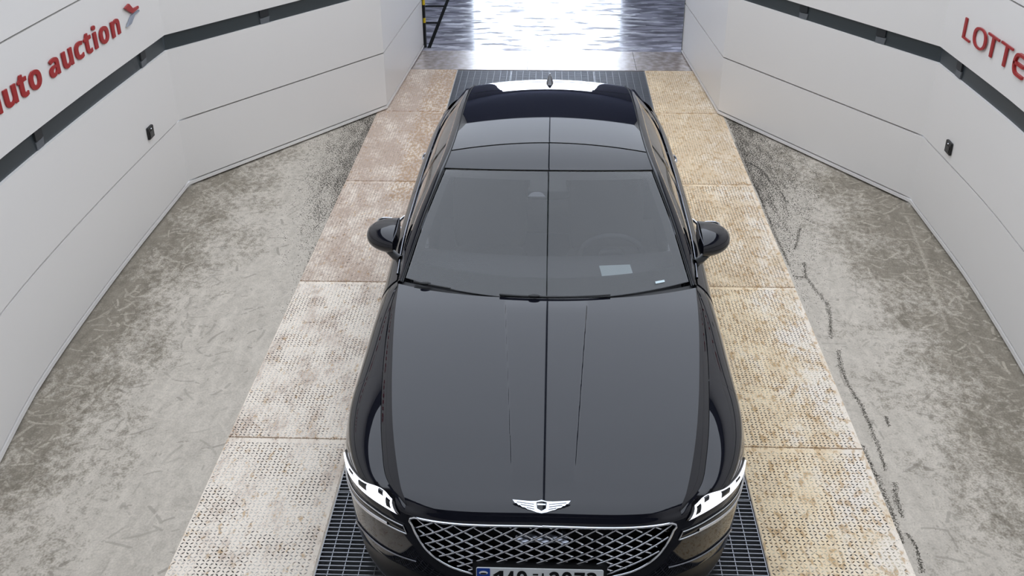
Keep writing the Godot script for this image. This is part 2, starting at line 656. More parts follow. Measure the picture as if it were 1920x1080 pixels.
func build_floor() -> void:
	var fl := struct_(base("floor"))
	for side in [-1, 1]:
		# concrete slab outside the pit
		var cm := mat("concrete_%d" % side, Color(1.0, 0.965, 0.925), 0.9)
		cm.albedo_texture = concrete_texture(side)
		var inner := 1.09
		var top := MB.new()
		var s := float(side)
		var uv := func(x: float, z: float) -> Vector2: return Vector2((absf(x) - 1.09) / 2.4, (3.0 - z) / 8.0)
		var rows := []
		var uvs := []
		for zz in [2.84, -5.0, -7.0]:
			var row := PackedVector3Array()
			var ur := []
			for xx in [inner, 3.5]:
				row.append(Vector3(xx * s, 0, zz))
				ur.append(uv.call(xx, zz))
			rows.append(row)
			uvs.append(ur)
		top.grid(rows, side < 0, uvs)
		top.quad(Vector3(inner * s, -0.4, 2.84 if side > 0 else -7.0), Vector3(inner * s, -0.4, -7.0 if side > 0 else 2.84), Vector3(inner * s, 0, -7.0 if side > 0 else 2.84), Vector3(inner * s, 0, 2.84 if side > 0 else -7.0), [Vector2.ZERO, Vector2.ZERO, Vector2.ZERO, Vector2.ZERO])
		put("concrete_slab", top, cm, fl)
		# checker plates
		var pm := mat("checker_%d" % side, Color(1.0, 0.975, 0.945), 0.85)
		pm.albedo_texture = plate_texture(side)
		var lugm := mat("lug_%d" % side, Color.WHITE, 0.6)
		lugm.vertex_color_use_as_albedo = true
		var xi := -1.1027 if side < 0 else 1.0936
		var xo := -1.8112 if side < 0 else 1.7845
		var a := minf(xi, xo)
		var b := maxf(xi, xo)
		var lug := MB.new()
		var lz := [Vector3(-0.0115, 0, 0), Vector3(0, 0, 0.0046), Vector3(0.0115, 0, 0), Vector3(0, 0, -0.0046)]
		var tp := [Vector3(-0.008, 0.0014, 0), Vector3(0, 0.0014, 0.0028), Vector3(0.008, 0.0014, 0), Vector3(0, 0.0014, -0.0028)]
		lug.quad(tp[0], tp[1], tp[2], tp[3])
		for k in 4:
			lug.quad(lz[k], lz[(k + 1) % 4], tp[(k + 1) % 4], tp[k])
		var lug_mesh := lug.mesh()
		var fn := FastNoiseLite.new()
		fn.seed = 5 + side
		fn.frequency = 1.6
		fn.fractal_octaves = 3
		var cuts := [2.8325, 0.9465, -0.9395, -2.8255, -4.7115, -6.2]
		for k in cuts.size() - 1:
			var z1: float = cuts[k] - 0.003
			var z0: float = cuts[k + 1] + 0.003
			if z1 > 3.0:
				z1 = minf(z1, 3.6)
			var pl := MB.new()
			var ch := 0.002
			var y := 0.005
			var pu := func(p: Vector3) -> Vector2: return Vector2(absf(p.x - xi) / 0.7085, (3.0 - p.z) / 9.2)
			var rws := []
			var ur2 := []
			for zz in [[z1, 0.0], [z1 - ch, y], [z0 + ch, y], [z0, 0.0]]:
				var row := PackedVector3Array()
				var ur := []
				for xx in [[a, 0.0], [a + ch, 1.0], [b - ch, 1.0], [b, 0.0]]:
					var p := Vector3(xx[0], zz[1] * xx[1], zz[0])
					row.append(p)
					ur.append(pu.call(p))
				rws.append(row)
				ur2.append(ur)
			pl.grid([rws[1], rws[2]], true, [ur2[1], ur2[2]])
			pl.grid([rws[0], rws[1]], true, [ur2[0], ur2[1]])
			pl.grid([rws[2], rws[3]], true, [ur2[2], ur2[3]])
			var plate := put("steel_plate", pl, pm, fl)
			if z0 > 2.5:
				continue
			# raised tread, standing at right angles in turn
			var places := []
			var cols := []
			var pitch := 0.0235
			var nz := int((z1 - z0 - 0.03) / pitch)
			var nx := int((b - a - 0.02) / pitch)
			for q in nz:
				for r in nx:
					var x := a + 0.016 + r * pitch
					var z := z1 - 0.02 - q * pitch
					if z > 2.15:
						continue
					var turn := PI / 4 if (q + r) % 2 == 0 else -PI / 4
					var nv := fn.get_noise_2d(x * 2.0, z * 2.0) * 0.5 + 0.5
					var bare := clampf((nv - (0.36 if side < 0 else 0.24)) * 3.2 + rng.randf_range(-0.45, 0.45), 0.0, 1.0)
					if z < -2.9:
						bare *= 0.5
					if side < 0 and z < -0.9:
						bare = 0.9 * bare if rng.randf() < 0.16 else 0.12 * bare
					var muddy := z < -0.94
					var paint := (Vector3(0.43, 0.355, 0.30) if muddy else Vector3(0.66, 0.61, 0.55)) if side < 0 else (Vector3(0.58, 0.48, 0.34) if muddy else Vector3(0.66, 0.58, 0.43))
					var worn := Vector3(0.03, 0.025, 0.02) if rng.randf() < 0.8 else Vector3(0.16, 0.085, 0.03)
					var cc := paint.lerp(worn, bare)
					places.append(Transform3D(Basis(Vector3.UP, turn), Vector3(x, y - 0.0001, z)))
					cols.append(Color(cc.x, cc.y, cc.z))
			var mm := MultiMesh.new()
			mm.transform_format = MultiMesh.TRANSFORM_3D
			mm.use_colors = true
			mm.mesh = lug_mesh
			mm.instance_count = places.size()
			for q in places.size():
				mm.set_instance_transform(q, places[q])
				mm.set_instance_color(q, cols[q])
			var mi := MultiMeshInstance3D.new()
			mi.name = "tread"
			mi.multimesh = mm
			mi.material_override = lugm
			mi.set_meta("kind", "stuff")
			plate.add_child(mi)
	# pit under the gratings
	var pit := MB.new()
	pit.box(Vector3(-1.1, -0.5, -6.2), Vector3(1.1, -0.4, 2.84))
	put("pit_bottom", pit, M.pit, fl)
	var ap := MB.new()  # unseen floor added ahead of the car to darken what the bumper reflects
	ap.box(Vector3(-3.6, -0.5, 2.84), Vector3(3.6, 0.0, 7.2))
	put("added_dark_apron", ap, M.added_apron_dark, fl)
	# gratings: three panels across, bearing bars 30 mm apart
	var xs := [-1.098, -0.462, 0.499, 1.089]
	var bar_h := 0.03
	for gx in 3:
		var x0: float = xs[gx] + 0.004
		var x1: float = xs[gx + 1] - 0.004
		var bar := MB.new()
		bar.box(Vector3(x0, -bar_h, -0.0025), Vector3(x1, 0, 0.0025))
		var bar_mesh := bar.mesh()
		var zs := [2.835, 2.4, 1.4, 0.4, -1.6, -3.6, -5.2, -6.19]
		for k in zs.size() - 1:
			var za: float = zs[k] - 0.004
			var zb: float = zs[k + 1] + 0.004
			var fr := MB.new()
			fr.box(Vector3(x0, -bar_h, za - 0.004), Vector3(x1, 0.001, za))
			fr.box(Vector3(x0, -bar_h, zb), Vector3(x1, 0.001, zb + 0.004))
			fr.box(Vector3(x0, -bar_h, zb), Vector3(x0 + 0.004, 0.001, za))
			fr.box(Vector3(x1 - 0.004, -bar_h, zb), Vector3(x1, 0.001, za))
			var panel := put("grating_panel", fr, M.galvanised, fl)
			var rods := MB.new()
			var cx := x0 + 0.06
			while cx < x1 - 0.02:
				rods.box(Vector3(cx - 0.002, -0.010, zb), Vector3(cx + 0.002, -0.002, za))
				cx += 0.075
			put("cross_rods", rods, M.galvanised, panel)
			var single: bool = zs[k] <= 2.5 and zs[k + 1] >= 1.0 and gx != 1 or k == 6
			var joined := MB.new()
			var z := za - 0.03
			while z > zb + 0.015:
				if single:
					var o := put("bearing_bar", bar_mesh, M.galvanised, panel)
					o.position.z = z
				else:
					joined.box(Vector3(x0, -bar_h, z - 0.0025), Vector3(x1, 0, z + 0.0025))
				z -= 0.03
			if not single:
				put("bearing_bars", joined, M.galvanised, panel).set_meta("kind", "stuff")
	# steel threshold sheets at the far end
	var tm := mat("threshold_steel", Color(0.80, 0.77, 0.755), 0.26, 0.25)
	var tn := NoiseTexture2D.new()
	tn.width = 512
	tn.height = 512
	tn.seamless = true
	tn.noise = FastNoiseLite.new()
	tn.noise.seed = 3
	tn.noise.frequency = 0.02
	tn.noise.fractal_octaves = 4
	tn.color_ramp = Gradient.new()
	tn.color_ramp.colors = PackedColorArray([Color(0.72, 0.67, 0.63), Color(1, 1, 1)])
	tm.albedo_texture = tn
	tm.uv1_triplanar = true
	tm.uv1_world_triplanar = true
	tm.uv1_scale = Vector3(0.9, 0.9, 0.9)
	var tx := [-1.80, -0.28, 1.0, 1.80]
	for k in 3:
		var sh := MB.new()
		sh.box(Vector3(tx[k] + 0.002, -0.05, -6.99), Vector3(tx[k + 1] - 0.002, 0.004, -6.205))
		put("threshold_sheet", sh, tm, fl)


# ------------------------------------------------------------------ the hall outside the booth
func build_outer_hall() -> void:
	var of := struct_(base("floor_outer"))
	var wm := mat("wet_concrete", Color(0.74, 0.73, 0.77), 0.2)
	var bn := NoiseTexture2D.new()
	bn.width = 1024
	bn.height = 1024
	bn.seamless = true
	bn.noise = FastNoiseLite.new()
	bn.noise.seed = 9
	bn.noise.frequency = 0.012
	bn.noise.fractal_octaves = 5
	bn.color_ramp = Gradient.new()
	bn.color_ramp.offsets = PackedFloat32Array([0.0, 0.42, 0.62, 1.0])
	bn.color_ramp.colors = PackedColorArray([Color(0.5, 0.5, 0.5), Color(0.75, 0.75, 0.75), Color(0.95, 0.95, 0.95), Color(1, 1, 1)])
	wm.albedo_texture = bn
	var rn := NoiseTexture2D.new()
	rn.width = 1024
	rn.height = 1024
	rn.seamless = true
	rn.noise = FastNoiseLite.new()
	rn.noise.seed = 31
	rn.noise.frequency = 0.010
	rn.noise.fractal_octaves = 4
	rn.color_ramp = Gradient.new()
	rn.color_ramp.offsets = PackedFloat32Array([0.0, 0.30, 0.40, 1.0])
	rn.color_ramp.colors = PackedColorArray([Color(1, 1, 1), Color(0.8, 0.8, 0.8), Color(0.25, 0.25, 0.25), Color(0.15, 0.15, 0.15)])
	wm.roughness = 0.6
	wm.roughness_texture = rn
	wm.uv1_triplanar = true
	wm.uv1_world_triplanar = true
	wm.uv1_scale = Vector3(0.16, 0.5, 0.5)
	var f := MB.new()
	f.box(Vector3(-7.0, -0.3, -17.0), Vector3(7.0, 0.0, -7.0))
	put("outer_slab", f, wm, of)
	# joint channels in the slab left of the doorway
	var j := MB.new()
	j.box(Vector3(-1.555, 0.0, -17.0), Vector3(-1.51, 0.003, -7.12))
	put("drain_channel", j, M.joint_black, of)
	for z in [-8.35, -9.28, -10.2]:
		var jj := MB.new()
		jj.box(Vector3(-4.0, 0.0, z - 0.04), Vector3(-1.555, 0.004, z + 0.04))
		put("floor_joint", jj, M.joint_black, of)
	for s in [-1, 1]:
		var w := MB.new()
		w.box(Vector3(6.8 if s > 0 else -7.0, 0, -17.0), Vector3(7.0 if s > 0 else -6.8, 4.6, -7.1))
		struct_(put("wall_outer_left" if s < 0 else "wall_outer_right", w, M.hall_grey))
		var b := MB.new()
		b.box(Vector3(1.76 if s > 0 else -7.0, 0, -7.22), Vector3(7.0 if s > 0 else -1.76, 4.6, -7.1))
		struct_(put("wall_booth_left" if s < 0 else "wall_booth_right", b, M.hall_grey))
	var far := MB.new()
	far.box(Vector3(-7.0, 0, -17.2), Vector3(-1.70, 4.6, -17.0))
	far.box(Vector3(1.46, 0, -17.2), Vector3(7.0, 4.6, -17.0))
	far.box(Vector3(-1.70, 3.9, -17.2), Vector3(1.46, 4.6, -17.0))
	struct_(put("wall_far", far, M.hall_grey))
	var c := MB.new()
	c.box(Vector3(-7.0, 4.6, -17.2), Vector3(7.0, 4.8, -7.1))
	struct_(put("ceiling_outer", c, M.hall_dark))
	var y := MB.new()
	y.box(Vector3(-30, -0.3, -60), Vector3(30, -0.01, -17.2))
	struct_(put("ground", y, M.hall_grey))
	# striped guard pole at the left jamb
	var pole := base("striped_guard_pole", Vector3(-1.585, 0, -7.16))
	tag(pole, "thin black and yellow striped guard pole at the far left doorway edge", "pole")
	var yy := 0.0
	var k := 0
	while yy < 2.3:
		var seg := MB.new()
		var ln := 0.31 if k == 0 else (0.16 if k % 2 == 0 else 0.06)
		seg.tube([Vector3(0, yy, 0), Vector3(0, yy + ln, 0)], 0.022, 14)
		put("black_band" if k % 2 == 0 else "yellow_band", seg, M.black_stripe if k % 2 == 0 else M.yellow_stripe, pole)
		yy += ln
		k += 1


# ------------------------------------------------------------------ writing on the walls
func letter(font: Font, ch: String, fs: int, px: float, depth: float) -> TextMesh:
	var t := TextMesh.new()
	t.font = font
	t.text = ch
	t.font_size = fs
	t.pixel_size = px
	t.depth = depth
	t.curve_step = 1.0
	t.horizontal_alignment = HORIZONTAL_ALIGNMENT_LEFT
	t.vertical_alignment = VERTICAL_ALIGNMENT_BOTTOM
	return t


func build_signs() -> void:
	var bold := SystemFont.new()
	bold.font_names = PackedStringArray(["Droid Sans"])
	bold.font_weight = 700
	var reg := SystemFont.new()
	reg.font_names = PackedStringArray(["Droid Sans"])
	# left: lower-case words in raised red letters
	var sign := base("wall_lettering", Vector3(-3.2, 1.57, 0.06))
	tag(sign, "raised red lower-case words on the left wall above the dark channel", "sign")
	var words := "auto auction"
	var fs := 64
	var px := 0.209 / 64.0
	var sx := 1.0
	var widths := []
	var total := 0.0
	for ch in words:
		var wch: float = bold.get_string_size(ch, HORIZONTAL_ALIGNMENT_LEFT, -1, fs).x * px
		widths.append(wch)
		total += wch
	sx = 1.975 / total
	var at := 0.0
	for k in words.length():
		if words[k] != " ":
			var z: float = 0.06 - at - widths[k] * sx * 0.5
			var o := put("letter", letter(bold, words[k], fs, px, 0.010), M.red_letter, sign)
			var desc := bold.get_descent(fs) * px
			var b := Basis(Vector3(0, 0, -sx), Vector3(0, 1, 0), Vector3(1, 0, 0))
			o.transform = Transform3D(b, Vector3(wall_x(-1, z, 1.62) + 3.2 + 0.006, -desc, -at))
		at += widths[k] * sx
	var logo := base("wall_emblem", Vector3(-3.19, 1.60, -2.1))
	tag(logo, "red and grey two-part swoosh mark after the words on the left wall", "emblem")
	var lb := Transform3D(Basis(Vector3(0, 0, -1), Vector3(0, 1, 0), Vector3(1, 0, 0)), Vector3(-0.004, -1.60, 2.1))
	var red := MB.new()
	red.prism(PackedVector2Array([Vector2(2.00, 1.725), Vector2(2.09, 1.738), Vector2(2.155, 1.685), Vector2(2.26, 1.683), Vector2(2.262, 1.664), Vector2(2.12, 1.658)]), 0.015, lb)
	put("upper_mark", red, M.red_letter, logo)
	var gm := MB.new()
	gm.prism(PackedVector2Array([Vector2(2.262, 1.652), Vector2(2.262, 1.640), Vector2(2.165, 1.636), Vector2(2.07, 1.592), Vector2(1.985, 1.590), Vector2(2.105, 1.648)]), 0.015, lb)
	put("lower_mark", gm, M.grey_mark, logo)
	# right: upper-case word, its end beyond the frame
	var rs := base("wall_lettering", Vector3(3.06, 1.517, -2.07))
	tag(rs, "raised thin red capital letters on the right wall near the picture edge", "sign")
	var px2 := 0.148 / 0.714 / 64.0
	for q in [["L", -2.085, 0.150], ["O", -1.905, 0.245], ["T", -1.672, 0.200], ["T", -1.452, 0.200]]:
		var m := letter(reg, q[0], 64, px2, 0.010)
		var bb := m.get_aabb()
		var s2: float = q[2] / bb.size.x
		var o := put("letter", m, M.red_letter, rs)
		var b := Basis(Vector3(0, 0, s2), Vector3(0, 1, 0), Vector3(-1, 0, 0))
		o.transform = Transform3D(b, Vector3(wall_x(1, q[1], 1.59) - 3.06 - 0.006, -bb.position.y if q[0] != "O" else -bb.position.y - 0.003, q[1] + 2.07 - bb.position.x * s2))
	# the last letter is an E with a round back
	var e := MB.new()
	var outer := PackedVector2Array()
	var inner := PackedVector2Array()
	for k in 15:
		var a := PI / 2 + PI * k / 14.0
		outer.append(Vector2(0.085 + 0.085 * signf(cos(a)) * pow(absf(cos(a)), 0.7), 0.074 + 0.074 * sin(a)))
		inner.append(Vector2(0.090 + 0.062 * signf(cos(a)) * pow(absf(cos(a)), 0.7), 0.074 + 0.055 * sin(a)))
	var poly := PackedVector2Array([Vector2(0.175, 0.129), Vector2(0.175, 0.148)])
	poly.append_array(outer)
	poly.append_array([Vector2(0.175, 0.0), Vector2(0.175, 0.019)])
	inner.reverse()
	poly.append_array(inner)
	var eb := Transform3D(Basis(Vector3(0, 0, 1), Vector3(0, 1, 0), Vector3(-1, 0, 0)), Vector3(wall_x(1, -1.1, 1.59) - 3.06, 0, -1.215 + 2.07))
	e.prism(poly, 0.02, eb)
	e.prism(PackedVector2Array([Vector2(0.012, 0.066), Vector2(0.16, 0.066), Vector2(0.16, 0.084), Vector2(0.012, 0.084)]), 0.02, eb)
	put("letter", e, M.red_letter, rs)


# ------------------------------------------------------------------ the car
func prof_a(y: float) -> float:
	return lut([[0.18, 0.885], [0.25, 0.905], [0.35, 0.92], [0.45, 0.93], [0.6, 0.936], [0.7, 0.932], [0.76, 0.915], [0.9, 0.87]], y)


func prof_b(y: float) -> float:
	return lut([[0.18, 0.80], [0.25, 0.85], [0.35, 0.89], [0.45, 0.905], [0.6, 0.91], [0.7, 0.905], [0.77, 0.895], [0.9, 0.85]], y)


func nose(phi: float, y: float, out := 0.0) -> Vector3:
	var a := prof_a(y)
	var b := prof_b(y)
	var p := Vector3(a * pow(maxf(sin(phi), 0.0), GR), y, 1.6 + b * cos(phi))
	if out != 0.0:
		p += nose_normal(phi, y) * out
	return p


func nose_normal(phi: float, y: float) -> Vector3:
	var x := pow(maxf(sin(phi), 0.0), GR)
	return Vector3(3.7 * pow(x, 2.7) / prof_a(y), 0, 2.0 * cos(phi) / prof_b(y)).normalized()


func phi_of_x(x: float, y: float) -> float:
	return asin(clampf(pow(absf(x) / prof_a(y), 1.85), 0.0, 1.0))


func crease_x(z: float) -> float:
	return lut([[0.8, 0.785], [0.9, 0.782], [1.2, 0.762], [1.62, 0.718], [1.915, 0.678], [2.12, 0.64], [2.33, 0.588], [2.405, 0.555]], z)


func lead_z(x: float) -> float:
	return 1.6 + 0.875 * sqrt(maxf(0.0, 1.0 - pow(absf(x) / 0.915, 3.7)))


func hood_y(d: float) -> float:
	return lut([[0.0, 0.797], [0.012, 0.809], [0.04, 0.8215], [0.1, 0.834], [0.2, 0.853], [0.475, 0.898], [0.875, 0.948], [1.275, 0.985], [1.6, 1.0]], d)


func hood_pt(s: float, t: float) -> Vector3:
	var zl := lead_z(s * 0.555)
	var zc := 1.035 - 0.165 * pow(absf(s), 2.6)
	var z := lerpf(zc, zl, t)
	var x := s * crease_x(z)
	var y: float = hood_y(zl - z) - 0.020 * s * s
	# two slim character lines running to the emblem
	var xr := lerpf(0.214, 0.125, clampf((z - 1.0) / 1.38, 0, 1))
	var k := smoothstep(-0.008, 0.008, xr - absf(x)) * smoothstep(1.0, 1.15, z) * (1.0 - smoothstep(2.2, 2.38, z))
	return Vector3(x, y + 0.0048 * k, z)


func shut(z: float) -> Vector2:
	var off: float = lut([[0.80, 0.015], [0.88, 0.008], [1.0, 0.022], [1.2, 0.036], [1.6, 0.048], [2.1, 0.056], [2.25, 0.052], [2.405, 0.006]], z)
	var x := crease_x(z) + off
	var zz := clampf(z, 0.87, 2.403)
	var y: float = hood_y(lead_z(0.555) - zz) - 0.020 - off * 0.62 - 0.008 * clampf((0.88 - z) / 0.08, 0, 1)
	return Vector2(x, y)


func side_x(y: float, z: float) -> float:
	return prof_a(y) * lut([[-2.5, 0.83], [-2.2, 0.89], [-1.7, 0.945], [-0.6, 0.985], [0.8, 0.994], [1.6, 1.0]], z)


func belt(z: float) -> Vector2:
	return lut([[-2.45, Vector2(0.68, 0.985)], [-2.1, Vector2(0.735, 0.99)], [-1.9, Vector2(0.765, 0.995)], [-1.5, Vector2(0.798, 1.0)], [-0.8, Vector2(0.825, 0.985)], [0.0, Vector2(0.833, 0.975)], [0.4, Vector2(0.828, 0.97)], [0.8, Vector2(0.805, 0.962)]], z)


func bez(a: Vector3, b: Vector3, c: Vector3, d: Vector3, t: float) -> Vector3:
	var u := 1.0 - t
	return a * u * u * u + b * 3 * u * u * t + c * 3 * u * t * t + d * t * t * t


func flank(z: float, rows: int) -> PackedVector3Array:
	# upper flank section at z: from the shut line or belt out to y = 0.745
	var top: Vector2 = shut(z) if z > 0.8 else belt(z)
	var p0 := Vector3(top.x, top.y, z)
	var p3 := Vector3(side_x(0.745, z), 0.745, z)
	var slope: float = lut([[-2.5, 0.5], [0.0, 0.75], [0.8, 0.7], [1.2, 0.55], [1.6, 0.36]], z)
	var ln := p0.distance_to(p3)
	var out := PackedVector3Array()
	for k in rows:
		out.append(bez(p0, p0 + Vector3(1, -slope, 0).normalized() * ln * 0.36, p3 + Vector3(-0.05, 1, 0).normalized() * ln * 0.38, p3, float(k) / (rows - 1)))
	return out


func nose_top(phi: float) -> Vector3:
	var phi1 := 0.4154
	if phi <= phi1:
		var x := 0.915 * pow(maxf(sin(phi), 0.0), GR)
		return Vector3(x, hood_y(0.0) - 0.02 * pow(minf(x / 0.555, 1.0), 2.0), lead_z(x))
	var q := (phi - phi1) / (PI / 2 - phi1)
	var z := lerpf(2.403, 1.6, q)
	var p: Vector2 = shut(z)
	return Vector3(p.x, p.y, z)


func nose_upper(phi: float, rows: int) -> PackedVector3Array:
	var ye: float = lerpf(0.768, 0.745, clampf(phi / 0.4154, 0, 1))
	var p0 := nose_top(phi)
	var p3 := nose(phi, ye)
	var nn := nose_normal(phi, ye)
	var ln := p0.distance_to(p3)
	var slope: float = lut([[0.0, 1.6], [0.38, 1.2], [0.46, 0.40], [0.6, 0.24], [0.9, 0.16], [1.2, 0.20], [1.4, 0.30], [1.57, 0.36]], phi)
	var d := Vector3(nn.x, -slope, nn.z).normalized()
	var out := PackedVector3Array()
	for k in rows:
		out.append(bez(p0, p0 + d * ln * 0.34, p3 + (Vector3.UP - nn * 0.05).normalized() * ln * 0.38, p3, float(k) / (rows - 1)))
	return out


func grille_x(y: float) -> float:
	# half width of the grille opening
	return lut([[0.452, 0.0], [0.458, 0.10], [0.472, 0.17], [0.508, 0.272], [0.533, 0.36], [0.56, 0.415], [0.595, 0.462], [0.64, 0.496], [0.70, 0.525], [0.745, 0.539], [0.775, 0.545]], y)


func mirror_pts(pts, s: int) -> PackedVector3Array:
	var out := PackedVector3Array()
	for p in pts:
		out.append(Vector3(p.x * s, p.y, p.z))
	return out


func mirror_rows(rows: Array, s: int) -> Array:
	var out := []
	for r in rows:
		out.append(mirror_pts(r, s))
	return out


func arch(z: float, zc: float) -> float:
	var d := absf(z - zc)
	return 0.335 + sqrt(maxf(0.0, 0.37 * 0.37 - d * d)) if d < 0.37 else 0.18


func build_car() -> void:
	var car := base("sedan_car")
	tag(car, "glossy black four-door sedan facing the camera on the drive-through plates", "car")
	# --- hood
	var rows := []
	for r in 61:
		var t := 1.0 - pow(1.0 - r / 60.0, 1.6)
		var row := PackedVector3Array()
		for c in 301:
			row.append(hood_pt(c / 150.0 - 1.0, t))
		rows.append(row)
	var hood := MB.new()
	hood.grid(rows, true)
	for s in [-1, 1]:
		var a := PackedVector3Array()
		var b := PackedVector3Array()
		var m := PackedVector3Array()
		for r in 61:
			var p: Vector3 = rows[r][300]
			var q: Vector2 = shut(p.z)
			a.append(Vector3(p.x * s, p.y, p.z))
			b.append(Vector3((q.x - 0.002) * s, q.y - 0.001, p.z))
			m.append(Vector3(lerpf(p.x, q.x, 0.5) * s, lerpf(p.y, q.y, 0.5) + 0.002, p.z))
		hood.grid([a, m, b], s > 0)
	put("hood", hood, M.black_paint, car)
	# --- nose: trim above the grille, fenders, bumper
	var upper := MB.new()
	var ur := []
	for c in 81:
		var t := c / 40.0 - 1.0
		var phi := 0.4154 * pow(absf(t), 1.85)
		ur.append(mirror_pts(nose_upper(phi, 9), -1 if t < 0 else 1))
	upper.grid(ur, false)
	put("hood_front_trim", upper, M.black_paint, car)
	for s in [-1, 1]:
		var f := MB.new()
		var fr := []
		for c in 60:
			fr.append(mirror_pts(nose_upper(0.4154 + (PI / 2 - 0.4154) * c / 59.0, 18), s))
		f.grid(fr, s < 0)
		fr = []
		for c in 40:
			var z := lerpf(1.6, 0.806, c / 39.0)
			fr.append(mirror_pts(flank(z, 18), s))
		f.grid(fr, s < 0)
		fr = []
		for c in 60:
			var z := lerpf(1.6, 0.806, c / 59.0)
			var lo := arch(z, 1.66)
			var row := PackedVector3Array()
			for k in 14:
				var y := lerpf(0.745, lo, k / 13.0)
				row.append(Vector3(side_x(y, z) * s, y, z))
			fr.append(row)
		f.grid(fr, s < 0)
		put("front_fender", f, M.black_paint, car)
		# bumper half
		var bm := MB.new()
		var br := []
		var ys := []
		for k in 46:
			ys.append(lerpf(0.745, 0.44, k / 45.0))
		for k in 14:
			ys.append(lerpf(0.43, 0.17, k / 13.0))
		for y in ys:
			var p0 := phi_of_x(grille_x(y), y) if y > 0.452 else 0.0
			var p1 := PI / 2
			if y < 0.704:
				var za := 1.66 + sqrt(maxf(0.0, 0.37 * 0.37 - pow(maxf(y, 0.335) - 0.335, 2.0)))
				p1 = acos(clampf((za - 1.6) / prof_b(y), 0, 1))
			var row := PackedVector3Array()
			var t0 := pow(p0, 0.54)
			var t1 := pow(p1, 0.54)
			for c in 60:
				row.append(nose(pow(lerpf(t0, t1, c / 59.0), 1.85), y))
			br.append(mirror_pts(row, s))
		bm.grid(br, s < 0)
		put("front_bumper", bm, M.black_paint, car)
		head_lamps(car, s)
	build_grille(car)
	build_flanks(car)
	build_greenhouse(car)
	build_rear(car)
	build_wheels(car)
	build_trim_bits(car)
	build_interior(car)


func on_nose_strip(top: Array, bottom: Array, a0: float, a1: float, b0: float, b1: float, out: float, bulge: float, s: int, rim := 0.0) -> MB:
	# strip on the nose between two height tables over phi (degrees)
	var rows := []
	for c in 41:
		var t := c / 40.0
		var pt := deg_to_rad(lerpf(a0, a1, t))
		var pb := deg_to_rad(lerpf(b0, b1, t))
		var row := PackedVector3Array()
		for k in 7:
			var u := k / 6.0
			var phi := lerpf(pt, pb, u)
			var y: float = lerpf(lut(top, rad_to_deg(pt)), lut(bottom, rad_to_deg(pb)), u)
			var edge := rim if k == 0 or k == 6 else 1.0
			row.append(shell(phi, y, out * edge + bulge * sin(PI * u)))
		rows.append(mirror_pts(row, s))
	var mb := MB.new()
	mb.grid(rows, s < 0)
	return mb


func shell(phi: float, y: float, out: float) -> Vector3:
	# the nose surface with the rounding that leads up to the hood
	if y <= 0.745:
		return nose(phi, y, out)
	var up := nose_upper(phi, 25)
	for k in 24:
		if up[k + 1].y <= y:
			var t := (up[k].y - y) / maxf(up[k].y - up[k + 1].y, 1e-6)
			var nn := (nose_normal(phi, 0.745) + Vector3.UP * clampf((y - 0.745) * 12.0, 0, 1)).normalized()
			return up[k].lerp(up[k + 1], t) + nn * out
	return nose(phi, 0.745, out)


